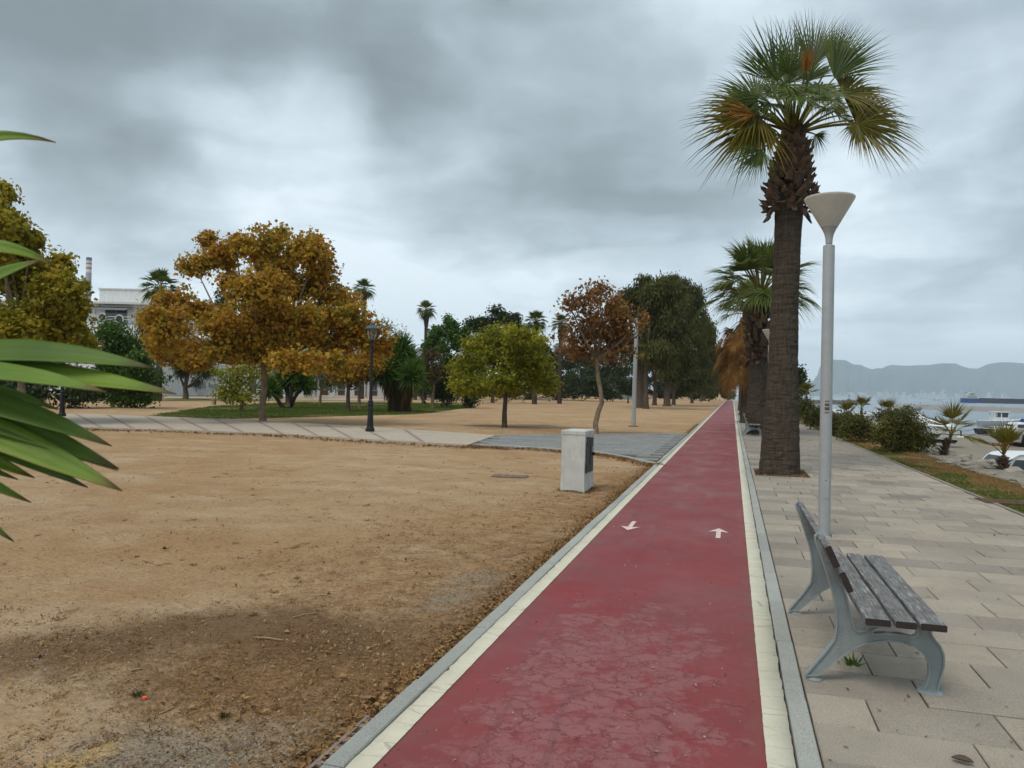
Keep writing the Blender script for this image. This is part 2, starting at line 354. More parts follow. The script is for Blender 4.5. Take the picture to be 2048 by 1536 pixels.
MAT = dict(endgrain=simple('dark_end_grain', (.022, .016, .013), (.035, .025, .02), 60, .9),
    sand=m_sand(), red=m_red(), cream=m_cream(), wood=m_wood(), water=m_water(),
    slab=m_slab('promenade_slab', (.365, .315, .255), (.26, .225, .185), .25), kerb=m_slab('kerb_granite', (.36, .365, .335), (.30, .305, .28), .12, .25),
    gslab=m_slab('grey_slab', (.24, .245, .235), (.19, .20, .195), .14, .25), pslab=m_slab('pale_paving', (.42, .365, .29), (.37, .315, .25), .08, .25),
    band=simple('reddish_paving', (.29, .20, .165), (.24, .17, .14), 8, .9), joint=simple('joint_mortar', (.10, .08, .055), (.06, .05, .035), 20, .95, .5, 90),
    arrow=simple('arrow_paint', (.66, .52, .47), (.56, .42, .38), 30, .7), soil=simple('dark_soil', (.12, .065, .035), (.07, .038, .02), 14, .97, .9, 40, bdist=.03),
    iron=simple('grey_cast_iron', (.23, .26, .255), (.20, .225, .22), 18, .5, .12, 90, spec=.45), ironlit=simple('grey_cast_iron_lit', (.25, .28, .275), (.22, .25, .245), 18, .5),  # second iron is a paler copy, a lit look painted on raised parts
    galv=simple('galvanised_pole', (.36, .37, .365), (.31, .325, .325), 9, .48, .06, 60, metal=.25, spec=.5), plasterlamp=None,
    blackiron=simple('black_iron', (.010, .012, .012), (.017, .019, .019), 12, .55, spec=.25), rust=simple('rusty_iron', (.13, .075, .05), (.075, .045, .032), 20, .8, .4, 60),
    box=m_white_wall('limewashed_concrete', (.52, .515, .475), .55), door=simple('dark_metal_door', (.032, .035, .033), (.05, .05, .045), 16, .6),
    bark=m_trunk('palm_bark', (.034, .026, .019), (.095, .075, .056), 26., 26., 1.), boot=simple('leaf_base', (.070, .043, .026), (.15, .10, .065), 12, .95, .5, 60, orand=.35),
    treebark=m_trunk('tree_bark', (.10, .07, .045), (.19, .14, .09), 6., 20., .8), palebark=m_trunk('plane_bark', (.12, .085, .055), (.27, .205, .135), 5., 9., .6),
    darkbark=m_trunk('dark_bark', (.055, .042, .032), (.11, .085, .06), 6., 22., .8),
    white=m_white_wall('white_render', (.66, .68, .68), .12), wall2=m_white_wall('cream_render', (.60, .60, .56), .12), glass=simple('dark_glass', (.03, .04, .045), (.05, .06, .065), 3, .12, spec=.6),
    brown=simple('brown_panel', (.10, .05, .03), (.08, .04, .025), 8, .7), metal=simple('grey_metal', (.30, .31, .31), (.25, .26, .26), 8, .45, metal=.5),
    boatwhite=simple('white_gelcoat', (.72, .74, .74), (.64, .66, .66), 3, .32, spec=.5), boatblack=simple('black_hull', (.018, .018, .02), (.035, .032, .03), 5, .55), boatblue=simple('blue_cloth', (.02, .06, .26), (.015, .045, .2), 8, .8),
    boatgrey=simple('grey_hull', (.42, .45, .46), (.36, .39, .40), 4, .4), tarp=simple('white_tarpaulin', (.68, .70, .70), (.56, .58, .58), 2, .6, .3, 6, bdist=.05), rubber=simple('black_rubber', (.015, .015, .015), None, 9, .8),
    shipblue=simple('ship_blue_paint', (.015, .06, .24), (.012, .05, .19), .05, .5), shipdark=simple('ship_dark_paint', (.035, .035, .06), (.05, .045, .065), .05, .6), 
    beach=simple('grey_beach_sand', (.24, .20, .145), (.185, .155, .115), .5, .9, .5, 9, bdist=.03), stone=simple('pale_limestone', (.34, .30, .245), (.22, .195, .155), 3.5, .92, .8, 16, orand=.22, bdist=.03),
    darkrock=simple('dark_rock', (.06, .055, .05), (.10, .09, .08), 1.5, .9, .6, 6, bdist=.05), spit=simple('shingle', (.20, .19, .175), (.27, .25, .22), .08, .95), 
    hill=None, city=None, skin=simple('skin', (.30, .17, .11), None, 9, .6), hair=simple('dark_hair', (.012, .009, .008), None, 20, .6), cloth1=simple('black_cloth', (.012, .012, .014), None, 20, .9), cloth2=simple('dark_cloth', (.02, .022, .03), None, 20, .9), cloth3=simple('pale_cloth', (.42, .36, .32), None, 20, .9),
    yucca=None, twig=simple('dry_twig', (.33, .22, .12), (.22, .14, .075), 30, .9), orange=simple('orange_plastic', (.85, .11, .03), None, 9, .4), chim=simple('chimney_grey', (.27, .29, .34), (.24, .26, .30), .02, .8), chimdark=simple('chimney_dark', (.10, .11, .17), None, .1, .8), chimred=simple('chimney_red', (.30, .17, .17), None, .1, .8), chimw=simple('chimney_white', (.62, .60, .60), None, .1, .8),
)
FOL = dict(
    orange=foliage('autumn_plane_leaves', ((.20, .075, .012), (.36, .165, .018), (.46, .255, .026), (.34, .27, .030), (.20, .20, .026)), .42),
    leftplane=foliage('turning_plane_leaves', ((.14, .13, .012), (.24, .22, .016), (.36, .285, .022), (.44, .30, .022)), .44),
    yellow=foliage('yellow_green_leaves', ((.10, .125, .010), (.19, .21, .014), (.29, .285, .02), (.40, .33, .026)), .42),
    brown=foliage('rusty_leaves', ((.125, .052, .020), (.20, .095, .028), (.28, .135, .034), (.24, .14, .04)), .36),
    casu=foliage('casuarina_needles', ((.028, .034, .009), (.052, .058, .012), (.090, .092, .018), (.13, .12, .024)), .24, .7, 1.0, .35),
    green=foliage('fresh_green_leaves', ((.018, .045, .009), (.042, .095, .014), (.075, .15, .016), (.15, .20, .018)), .35),
    dark=foliage('dark_green_leaves', ((.011, .021, .006), (.023, .040, .009), (.040, .060, .013), (.062, .08, .018)), .22),
    olive=foliage('olive_leaves', ((.03, .032, .012), (.06, .058, .016), (.10, .085, .02), (.12, .10, .03)), .25),
    shrub=foliage('seaside_shrub_leaves', ((.032, .036, .010), (.060, .064, .014), (.092, .09, .016), (.19, .155, .018)), .28, .5),
    brownveg=foliage('bronze_leaves', ((.04, .028, .012), (.075, .048, .015), (.11, .066, .018), (.07, .06, .016)), .25),
    willow=foliage('pale_green_leaves', ((.05, .065, .02), (.08, .10, .028), (.12, .135, .035), (.15, .155, .05)), .35),
    palm=foliage('palm_green', ((.030, .052, .007), (.060, .096, .012), (.10, .14, .017), (.15, .165, .022)), .4, .45, .5, 2., .4),
    palmlight=foliage('palm_grey_green', ((.058, .088, .018), (.10, .14, .030), (.15, .19, .042), (.20, .22, .055)), .4, .45, .5, 2., .4),
    palmolive=foliage('palm_olive', ((.065, .062, .010), (.125, .115, .014), (.20, .165, .020), (.29, .19, .024)), .4, .5, .5, 2., .3),
    palmorange=foliage('palm_orange', ((.15, .055, .012), (.27, .11, .020), (.36, .165, .03), (.30, .15, .04)), .3, .55, .5, 3., .2),
    palmdead=foliage('palm_dead', ((.10, .050, .020), (.19, .095, .032), (.30, .165, .05), (.34, .22, .07)), .25, .75, .6, 2., .1),
    grass=foliage('lawn_grass', ((.04, .085, .008), (.07, .12, .012), (.11, .14, .02), (.19, .16, .03)), .35, .6, 1., .4),
    drygrass=foliage('dry_grass', ((.10, .075, .018), (.20, .125, .042), (.28, .17, .06), (.33, .215, .085)), .3, .7, 1.1, .5),
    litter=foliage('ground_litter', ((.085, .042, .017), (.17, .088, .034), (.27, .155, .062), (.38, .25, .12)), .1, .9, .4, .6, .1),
    pebble=foliage('pebbles', ((.14, .11, .08), (.23, .19, .14), (.31, .26, .20), (.40, .35, .28)), 0., .9, .2, .6, .2),
)

# ------------------------------------------------------------------ ground (left of the cycle path)
XR_L, XR_R, XW_L, XW_R, XK_L, XK_R = -1.42, .172, -1.532, .30, -1.635, .405
PATH_END = 205.
def near(x, y, p, sx, sy=None): return np.exp(-(((x - p[0]) / sx) ** 2 + ((y - p[1]) / (sy or sx)) ** 2))
def seg(x, y, a, b, w):
    ax, ay, bx, by = a[0], a[1], b[0], b[1]; t = np.clip(((x - ax) * (bx - ax) + (y - ay) * (by - ay)) / ((bx - ax) ** 2 + (by - ay) ** 2), 0, 1)
    return np.exp(-((x - ax - t * (bx - ax)) ** 2 + (y - ay - t * (by - ay)) ** 2) / w ** 2)
TREE_FEET = [G(1009, 853), G(1193, 868), G(527, 843)]
def litter_mask(x, y):
    k = np.exp(-np.maximum(XK_L - x, 0) / .55) * .42
    m = k + .30 * near(x, y, G(760, 1180), 1.3, 1.6) + .36 * near(x, y, G(560, 1330), .9, .8) + .26 * near(x, y, G(1020, 1010), 2.2, 2.6) \
        + .30 * near(x, y, G(1230, 960), 1.1, 3.) + .2 * near(x, y, G(250, 1330), 1.1, .5) + .22 * near(x, y, G(830, 1080), 1.3, 1.5)
    for t in TREE_FEET: m = m + .42 * near(x, y, t, 3.2, 2.6)
    return m + .15
def gravel_mask(x, y):
    return .75 * near(x, y, G(330, 1500), .62, .42) + .55 * near(x, y, G(940, 1170), .5, 1.3) + .25 * near(x, y, G(60, 1250), .8, .5) + .30 * near(x, y, G(600, 1440), .5, .35) + .12
def damp_mask(x, y):
    return .78 * seg(x, y, G(60, 1290), G(560, 1225), .48) + .55 * near(x, y, G(640, 1280), 1.0, .5) + .38 * near(x, y, G(860, 1250), .8, .9) + .30 * near(x, y, G(420, 1370), 1.3, .35) + .25 * near(x, y, G(1180, 930), 1.2, 2.2) + .50 * seg(x, y, G(890, 845), G(1120, 860), 1.6) + .30 * seg(x, y, G(240, 800), G(330, 806), 3.) + .05 + .20 * np.exp(-(y / 6.5) ** 4) + .14 * near(x, y, G(980, 985), 2.5, 3.)
def yellow_mask(x, y): return .95 * seg(x, y, G(60, 1530), G(210, 1475), .14) + .12 * near(x, y, G(1060, 995), .8)
LAWN = [G(255, 836)[:2], G(420, 812)[:2], G(600, 803)[:2], G(905, 806)[:2], G(960, 812)[:2], G(840, 827)[:2], G(600, 833)[:2], G(430, 836)[:2]]
def in_poly(x, y, poly):
    ins = np.zeros(np.shape(x), bool); k = len(poly)
    for i in range(k):
        (x1, y1), (x2, y2) = poly[i], poly[(i + 1) % k]
        c = ((y1 > y) != (y2 > y)); ins ^= c & (x < (x2 - x1) * (y - y1) / ((y2 - y1) or 1e-9) + x1)
    return ins
LAWN2 = [G(230, 800)[:2], G(330, 796)[:2], G(560, 798)[:2], G(540, 801.5)[:2]]
def turf_mask(x, y):
    inside = in_poly(x, y, LAWN) | in_poly(x, y, LAWN2)
    far = .28 * np.clip((y - 95) / 40, 0, 1)
    return np.where(inside, .80, .02) + far
def ground_h(x, y):
    nearf = np.clip((XK_L - x) / .5, 0, 1)
    h = (fbm(x, y, .7, 3, 3) - .5) * .05 + (fbm(x, y, 3.6, 9, 3) - .5) * .026 - .012 * np.clip(fbm(x, y, 2.2, 19, 2) - .62, 0, 1) / .2
    return -.045 + h * nearf * np.clip(1.6 - np.hypot(x, y) / 70, .2, 1)
gx = XK_L + .002 - np.concatenate([np.arange(0, 6, .055), np.geomspace(6, 40, 130), np.geomspace(41, 1500, 60)])
gy = np.concatenate([[-60, -20, -8, -2], np.arange(0, 9, .06), np.geomspace(9, 60, 170), np.geomspace(61, 1500, 60)])
X, Y = np.meshgrid(gx, gy); x, y = X.ravel(), Y.ravel()
V = np.stack([x, y, ground_h(x, y)], 1); nx = len(gx)
ii, jj = np.meshgrid(np.arange(len(gx) - 1), np.arange(len(gy) - 1)); a = (jj * nx + ii).ravel()
me = np_mesh('ground', V, np.stack([a + 1, a, a + nx, a + nx + 1], 1), MAT['sand'], smooth=True)
for nm, fn in (('litter', litter_mask), ('gravel', gravel_mask), ('damp', damp_mask), ('yellow', yellow_mask), ('turf', turf_mask)):
    at = me.attributes.new(nm, 'FLOAT', 'POINT'); at.data.foreach_set('value', np.asarray(fn(x, y), np.float32))
ground = tag(ob('ground', me), kind='structure')

# ------------------------------------------------------------------ cycle path
def sheet(name, x0, x1, y0, y1, z, m, parent=None, th=.06, kind=True):
    mb = MB().box(((x0 + x1) / 2, (y0 + y1) / 2, z - th / 2), (x1 - x0, y1 - y0, th)); o = part(name, mb, m, parent)
    if kind: o['kind'] = 'structure'
    return o
sub = sheet('path_foundation', XK_L - .0, 3.9, -12, PATH_END, -.055, MAT['joint'], th=.25)
cyc = sheet('cycle_path', XR_L, XR_R, -12, PATH_END, 0, MAT['red'], th=.05)
def ragged_line(xi, xo, seed):
    r = np.random.default_rng(seed); ys_ = np.concatenate([[-12], np.arange(1., 26, .035), np.arange(26, 60, .5), [PATH_END]]); sg = 1 if xo > xi else -1
    j = np.convolve(r.normal(0, .0035, len(ys_)), [.25, .5, .25], 'same') + np.where(r.random(len(ys_)) < .05, -r.random(len(ys_)) * .016, 0); k = len(ys_); w = r.normal(0, .0008, k)
    V = np.stack([np.stack([np.full(k, xi) + w, ys_, np.full(k, .004)], 1), np.stack([xo + sg * j, ys_, np.full(k, .004)], 1), np.stack([xo + sg * j, ys_, np.full(k, -.05)], 1)], 1).reshape(-1, 3); i = np.arange(k - 1) * 3
    return ob('edge_line', np_mesh('edge_line', V, np.concatenate([np.stack([i, i + 1, i + 4, i + 3], 1), np.stack([i + 1, i + 2, i + 5, i + 4], 1)]), MAT['cream']), cyc)
ragged_line(XR_L, XW_L + .006, 5); ragged_line(XR_R, XW_R - .008, 6)
def arrow(px, py, sgn, name='painted_arrow'):
    c = (px, py); w, L = .026, .64
    o2 = [(-w, -L / 2), (w, -L / 2), (w, .10), (.112, .06), (0, L / 2), (-.112, .06), (-w, .10)]
    P = [(c[0] + sgn * a, c[1] + sgn * b, .0045) for a, b in o2]; mb = MB().extrude(P, (0, 0, .0015))
    return part(name, mb, MAT['arrow'], cyc)
a1, a2 = G(1262, 1052), G(1437, 1067); arrow(a1[0], a1[1], -1)['label'] = 'arrow pointing towards the viewer'; arrow(a2[0], a2[1], 1)['label'] = 'arrow pointing ahead'

def slab_mesh(name, lx, ly, lz, m, bev=.006, seed=0):
    r = np.random.default_rng(seed); mb = MB(); j = lambda: float(r.normal(0, .0012))
    hx, hy = lx / 2, ly / 2
    rings = []
    for (z, b) in ((-lz, 0), (-bev, 0), (0, bev)):
        rings.append([(-hx + b + j(), -hy + b + j(), z), (hx - b + j(), -hy + b + j(), z), (hx - b + j(), hy - b + j(), z), (-hx + b + j(), hy - b + j(), z)])
    mb.loft(rings, cap=True); return mesh(name, mb, m)
# kerb stones, one metre each
kerb_me = [slab_mesh('kerb_stone', .096, .992, .12, MAT['kerb'], .006, s) for s in range(4)]
kerbs = tag(ob('kerb', None), kind='structure'); 
for side, xc in ((0, (XK_L + XW_L) / 2 - .001), (1, (XW_R + XK_R) / 2)):
    for i in range(-3, 110):
        o = ob('kerb_stone', kerb_me[rng.integers(4)], kerbs, (xc + rng.normal(0, .0022), i + .42 + side * .37, .008 + rng.normal(0, .003)), rng.normal(0, .003))
far = MB()
for xc in ((XK_L + XW_L) / 2 - .001, (XW_R + XK_R) / 2): far.box((xc, (110 + PATH_END) / 2, -.045), (.096, PATH_END - 110.2, .11))
part('far_kerb_strip', far, MAT['kerb'], kerbs)

# ------------------------------------------------------------------ promenade paving
def prom_right(y): return 3.88 - .0035 * max(0, y - 12)
prom = tag(ob('promenade', None), kind='structure')
slab_me = [slab_mesh('paving_slab', .592, .392, .08, MAT['slab'], .005, 10 + s) for s in range(5)]
half_me = [slab_mesh('paving_slab', .292, .392, .08, MAT['slab'], .005, 20 + s) for s in range(2)]
P1, P2, P3 = G(1558, 946), G(1516, 868), G(1498, 846)
pits = []
for k in range(9):
    yk = P1[1] + k * (P2[1] - P1[1]) if k < 2 else P2[1] + (k - 1) * 14.5
    pits.append((.47, 1.50, yk - .56, yk + .62))
def in_pit(x0, x1, y0, y1):
    return any(x1 > p[0] + .03 and x0 < p[1] - .03 and y1 > p[2] + .03 and y0 < p[3] - .03 for p in pits)
cells = []
row = 0
for r in range(-6, 300):
    y0 = r * .4 + .05; shift = (r % 2) * .3 + (r % 3 == 0) * .1
    xs = XK_R + .001; xe = prom_right(y0)
    e = [xs]; q = xs + .3 + shift % .6
    while q < xe - .12: e.append(q); q += .6
    e.append(xe)
    for a_, b_ in zip(e[:-1], e[1:]):
        if not in_pit(a_, b_, y0, y0 + .4): cells.append((a_, b_, y0))
        else:                                            # cut slabs round the tree pit
            for p in pits:
                if p[2] - .4 < y0 < p[3]:
                    if a_ < p[0] - .04: cells.append((a_, min(b_, p[0]), y0))
                    if b_ > p[1] + .04: cells.append((max(a_, p[1]), b_, y0))
cells = [c for c in cells if c[1] - c[0] > .05]
vis = sorted(cells, key=lambda c: (0 if c[2] > 2.6 else 1, c[2]))
near_c, far_c = vis[:296], vis[296:]
for a_, b_, y0 in near_c:
    wv = b_ - a_; z = rng.normal(0, .0022); base = slab_me[rng.integers(5)]
    o = ob('paving_slab', base, prom, ((a_ + b_) / 2, y0 + .2, z), rng.normal(0, .0013)); o.scale = ((wv - .008) / .592, 1, 1)
mb = MB()
for a_, b_, y0 in far_c:
    if y0 > 70: continue
    z = float(rng.normal(0, .002)); g = .004
    mb.add([(a_ + g, y0 + g, z), (b_ - g, y0 + g, z), (b_ - g, y0 + .4 - g, z), (a_ + g, y0 + .4 - g, z), (a_ + g, y0 + g, z - .05), (b_ - g, y0 + g, z - .05), (b_ - g, y0 + .4 - g, z - .05), (a_ + g, y0 + .4 - g, z - .05)],
           [(0, 1, 2, 3), (4, 5, 1, 0), (5, 6, 2, 1), (6, 7, 3, 2), (7, 4, 0, 3)])
tag(part('distant_paving_slabs', mb, MAT['slab'], prom), kind='stuff')
mb = MB().box((2.0, (70.4 + PATH_END) / 2, -.03), (3.2, PATH_END - 70.5, .06)); part('far_paving', mb, MAT['slab'], prom)
# thin concrete edging on the grass side
mb = MB()
for k in range(80):
    y0 = -3 + k * 2.; mb.box((prom_right(y0 + 1) + .035, y0 + 1, -.03), (.06, 1.985, .085))
part('edging_strip', mb, MAT['slab'], prom)
# tree pits: dark soil a little below the paving
for p in pits:
    k = 9; r = np.random.default_rng(int(p[2] * 10)); mb = MB()
    gx2, gy2 = np.linspace(p[0], p[1], k), np.linspace(p[2], p[3], k)
    Vv = [(a_, b_, -.035 + float(r.normal(0, .012)) + .05 * math.exp(-((a_ - 1.0) ** 2 + (b_ - (p[2] + p[3]) / 2) ** 2) / .2)) for b_ in gy2 for a_ in gx2]
    mb.add(Vv, [(j * k + i, j * k + i + 1, (j + 1) * k + i + 1, (j + 1) * k + i) for j in range(k - 1) for i in range(k - 1)])
    part('tree_pit', mb, MAT['soil'], prom, True)

# ------------------------------------------------------------------ verge, rock bank, beach, sea
ROCK0, ROCK1 = 5.15, 6.5
def beach_z(x, y):
    a, b = np.array(G(1863, 851, -2.6)[:2]), np.array(G(2048, 884, -2.6)[:2]); t = (b - a) / np.linalg.norm(b - a); nrm = np.array([t[1], -t[0]])
    s = (x - a[0]) * nrm[0] + (y - a[1]) * nrm[1]
    if (np.array([0, 0.]) - a) @ nrm < 0: s = -s
    return np.clip(-2.6 + .0165 * s, -5, -1.75)
def bank_z(x, y):
    t = np.clip((x - ROCK0) / (9.0 - ROCK0), 0, 1); bz = beach_z(x, y)
    prof = np.where(x < ROCK1, -.02 - .10 * np.clip((x - ROCK0) / (ROCK1 - ROCK0), 0, 1), 0) 
    s = np.clip((x - ROCK1) / 2.1, 0, 1); s = s * s * (3 - 2 * s)
    rough = ((fbm(x, y, 1.1, 21, 4) - .5) * .34 + np.abs(fbm(x, y, 2.6, 27, 4) - .5) * -.30 + .05) * np.clip((x - ROCK0 + .2) / .6, 0, 1) * np.clip((10.5 - x) / 2, 0, 1)
    return np.where(x < ROCK1, prof, (-.12) * (1 - s) + bz * s) + rough
def verge_z(x, y): return -.02 + (fbm(x, y, 1.2, 5, 3) - .5) * .08 * np.clip((x - 3.95) / .4, 0, 1)
def grid_obj(name, xs, ys, fz, m, smooth=True, attrs=()):
    X, Y = np.meshgrid(xs, ys); x, y = X.ravel(), Y.ravel(); k = len(xs)
    ii, jj = np.meshgrid(np.arange(len(xs) - 1), np.arange(len(ys) - 1)); a = (jj * k + ii).ravel()
    me = np_mesh(name, np.stack([x, y, fz(x, y)], 1), np.stack([a, a + 1, a + k + 1, a + k], 1), m, smooth=smooth)
    for nm, fn in attrs:
        at = me.attributes.new(nm, 'FLOAT', 'POINT'); at.data.foreach_set('value', np.asarray(fn(x, y), np.float32))
    return tag(ob(name, me), kind='structure')
m, n = new('verge_earth'); p = n.pos(); vx, vy, vz = n.sep(p)
col = n.mix(n.rng(n.noise(2.2, 6, .7), .35, .68), (.26, .165, .07), (.17, .10, .042))
gg = n.math('ADD', n.rng(vx, 4.9, 4.1, 0., .62), n.math('MULTIPLY', n.math('SUBTRACT', n.noise(1.1, 6, .7), .5), 1.3))
col = n.mix(n.rng(gg, .42, .75, 0., .85), col, (.085, .088, .018))
n.out(n.pbsdf(col, .95, n.bump(n.noise(24, 6, .75), 1., .04), 0., .1)); MAT['verge'] = m
ys = np.concatenate([[-40, -10], np.arange(0, 60, .25), np.geomspace(60, 400, 50)])
grid_obj('grass_verge', np.linspace(3.8, ROCK0 + .12, 14), ys, verge_z, MAT['verge'])
grid_obj('rock_bank', np.arange(ROCK0, 10, .09), np.concatenate([[-40, -10], np.arange(0, 8, .4), np.arange(8, 34, .10), np.arange(34, 60, .3), np.geomspace(60, 400, 50)]), bank_z, MAT['stone'], False)
xs = np.concatenate([np.arange(9, 60, 2.), np.geomspace(60, 900, 30)])
grid_obj('beach', xs, np.concatenate([[-200, -60], np.arange(-20, 150, 3.), np.geomspace(150, 900, 25)]),
         lambda x, y: beach_z(x, y) + (fbm(x, y, .12, 4, 4) - .5) * .12 - .02, MAT['beach'])
mb = MB().poly([(-2900, 420, -2.6), (8, 420, -2.6), (8, -300, -2.6), (60, -1700, -2.6), (10900, -1700, -2.6), (10900, 12700, -2.6), (-2900, 12700, -2.6)])
seao = tag(part('sea', mb, MAT['water'], None), kind='structure')

# loose boulders along the bank
stone_me = []
for s in range(7):
    r = np.random.default_rng(40 + s); bm = bmesh.new(); bmesh.ops.create_icosphere(bm, subdivisions=2, radius=1)
    ax = r.normal(size=(7, 3)); ax /= np.linalg.norm(ax, axis=1)[:, None]; dd = r.uniform(.55, .9, 7)
    for v in bm.verts:
        c = np.array(v.co)
        for q, dq in zip(ax, dd):
            e = c @ q - dq
            if e > 0: c = c - q * e
        v.co = c + r.normal(0, .025, 3)
    mm = bpy.data.meshes.new('stone'); bm.to_mesh(mm); bm.free(); mm.materials.append(MAT['stone']); stone_me.append(mm)
bankp = bpy.data.objects['rock_bank']
for k in range(285):
    yk = 10 + 30 * rng.random() ** 1.2; xk = ROCK0 - .05 + rng.random() * 2.1 + .22 * math.sin(yk * .8)
    sz = rng.uniform(.05, .21) * (1 if xk > 5.5 else .6)
    o = ob('stone', stone_me[rng.integers(7)], bankp, (xk, yk, float(bank_z(np.array(xk), np.array(yk))) + sz * .12), rng.uniform(0, 6.3))
    o.scale = (sz * rng.uniform(.9, 1.6), sz * rng.uniform(.8, 1.3), sz * rng.uniform(.4, .65))

# far spit of shingle and the dark breakwater
def strip_ridge(name, pts, w, h, m, label, cat, seed=0, jag=.3):
    r = np.random.default_rng(seed); mb = MB(); rings = []
    P = [np.array(p[:2]) for p in pts]; Q = []
    for a_, b_ in zip(P[:-1], P[1:]):
        for t in np.linspace(0, 1, 24, endpoint=False): Q.append(a_ + (b_ - a_) * t)
    Q.append(P[-1])
    for i, q in enumerate(Q):
        t = Q[min(i + 1, len(Q) - 1)] - Q[max(i - 1, 0)]; t = t / np.linalg.norm(t); nn = np.array([-t[1], t[0]]); e = min(1, i / 6, (len(Q) - 1 - i) / 6) * .9 + .1
        hh = h * e * (1 + r.normal(0, jag)); ww = w * e
        rings.append([(*(q - nn * ww), -3.2), (*(q - nn * ww * .45), -2.6 + hh * .75), (*q, -2.6 + hh), (*(q + nn * ww * .45), -2.6 + hh * .7), (*(q + nn * ww), -3.2)])
    mb.loft(rings, closed=False); return tag(part(name, mb, m, None), label, cat, kind=None)
o = strip_ridge('shingle_spit', [G(1775, 815, -2.6), G(1850, 817.5, -2.6), G(1950, 821, -2.6), G(2060, 825, -2.6), G(2200, 829, -2.6), G(2500, 840, -2.6)], 9, 1.5, MAT['spit'], None, None, 2, .08); o['kind'] = 'structure'
strip_ridge('breakwater', [G(1560, 806, -2.6), G(1660, 808, -2.6), G(1742, 809.5, -2.6)], 7, 2.3, MAT['darkrock'], 'low dark rubble breakwater jutting into the bay behind the shrubs', 'breakwater', 5, .15)

# ------------------------------------------------------------------ headland across the bay
m, n = new('headland_scrub'); p = n.pos()
col = n.mix(n.rng(n.noise(.004, 6, .7), .35, .65), (.035, .05, .03), (.10, .095, .075)); n.out(n.pbsdf(col, .95, n.bump(n.noise(.006, 6, .7), 1., 60.), 0., .05)); MAT['hill'] = m
RIDGE = [(1618, 791), (1624.7, 768), (1633.7, 752), (1639, 731.6), (1650, 726), (1665, 719.5), (1689, 719.8), (1706, 728.8), (1721, 729.5), (1729, 734), (1744, 739), (1752, 736), (1763, 736.6), (1780, 729.5),
         (1813, 731.6), (1831, 730.5), (1855, 730), (1881, 726.7), (1910, 726.7), (1926, 733.4), (1937, 736.2), (1953, 737.3), (1976, 727.8), (1993, 725), (2009, 724.3), (2026, 725), (2060, 728), (2140, 733), (2240, 726), (2360, 735), (2500, 742), (2640, 760), (2760, 795)]
HD = 7600.
us = np.arange(1618, 2760, 4.); rv = np.interp(us, [p[0] for p in RIDGE], [p[1] for p in RIDGE]); rings = []
r_ = np.random.default_rng(3)
foot = np.array([PD(u, 795, HD) for u in us]); 
for k, (fr, dd) in enumerate(((0, -250), (.10, -120), (.30, 60), (.55, 240), (.8, 420), (1., 620), (.72, 1000), (.3, 1600), (0, 2200))):
    ring = []
    for i, u in enumerate(us):
        top = PD(u, rv[i], HD + 620); z = -2.6 + (top[2] + 2.6) * fr
        q = PD(u, 795, HD + dd); w_ = 0 if fr in (0, 1.) else 55
        zz = z + (fbm(np.array(u * 1.), np.array(k * 7.), .07, 8, 4) - .5) * w_ * 3.4 if w_ else z
        ring.append((q[0], q[1], float(max(zz, -2.6 if fr == 0 else zz))))
    rings.append(ring)
mb = MB(); k = len(us); mb.add([q for r in rings for q in r], [(j * k + i, j * k + i + 1, (j + 1) * k + i + 1, (j + 1) * k + i) for j in range(len(rings) - 1) for i in range(k - 1)])
tag(part('headland_hill', mb, MAT['hill'], None, True), kind='structure')
MAT['city'] = m = simple('far_city_walls', (.50, .48, .45), (.34, .33, .31), .01, .9); 
mb = MB()
for k in range(1500):
    u = rng.uniform(1650, 2230); dens = math.exp(-((u - 1790) / 90) ** 2) + .35 * math.exp(-((u - 1960) / 60) ** 2) + .15
    if rng.random() > dens: continue
    dd = rng.uniform(-300, 120); q = PD(u, 795, HD + dd - 30); s = rng.uniform(12, 30); hgt = rng.uniform(7, 30) * (1.9 if rng.random() < .15 else .8)
    z0 = -2.6 + max(0, dd + 250) * .11
    mb.box((q[0], q[1], z0 + hgt / 2), (s, s * rng.uniform(.6, 1.2), hgt), rng.uniform(0, 1.5))
mb.box((*PD(1700, 795, HD - 330)[:2], -1.), (520, 40, 9), YAW); mb.box((*PD(1960, 795, HD - 330)[:2], 0.), (1500, 30, 8), YAW)
tag(part('far_shore_town', mb, m, None), 'pale blocks of a town along the foot of the far headland', None, kind='stuff')

# ------------------------------------------------------------------ branch path crossing the park on the left
low = [G(935, 892), G(740, 880.5), G(530, 868), G(270, 859), G(130, 855), G(-60, 851), G(-400, 846)]
upp = [G(992, 872), G(740, 855.5), G(530, 843.5), G(270, 832.5), G(130, 829), G(-60, 825), G(-400, 819)]
branch = tag(ob('park_path', None), kind='structure')
ZP = .035
def strip(lo, up, z, m, name, nsub=12, th=.16):
    A = []; B = []
    for L, O in ((lo, A), (up, B)):
        L = [np.array(p[:2]) for p in L]
        for i in range(len(L) - 1):
            p0, p1, p2, p3 = L[max(i - 1, 0)], L[i], L[i + 1], L[min(i + 2, len(L) - 1)]
            for t in np.linspace(0, 1, nsub, endpoint=False):
                O.append(.5 * (2 * p1 + (p2 - p0) * t + (2 * p0 - 5 * p1 + 4 * p2 - p3) * t * t + (3 * p1 - p0 - 3 * p2 + p3) * t ** 3))
        O.append(L[-1])
    mb = MB(); rings = [[(*a_, z), (*b_, z), (*b_, z - th), (*a_, z - th)] for a_, b_ in zip(A, B)]
    mb.loft(rings); return part(name, mb, m, branch), A, B
_, LA, LB = strip(low, upp, ZP, MAT['pslab'], 'pale_paving')
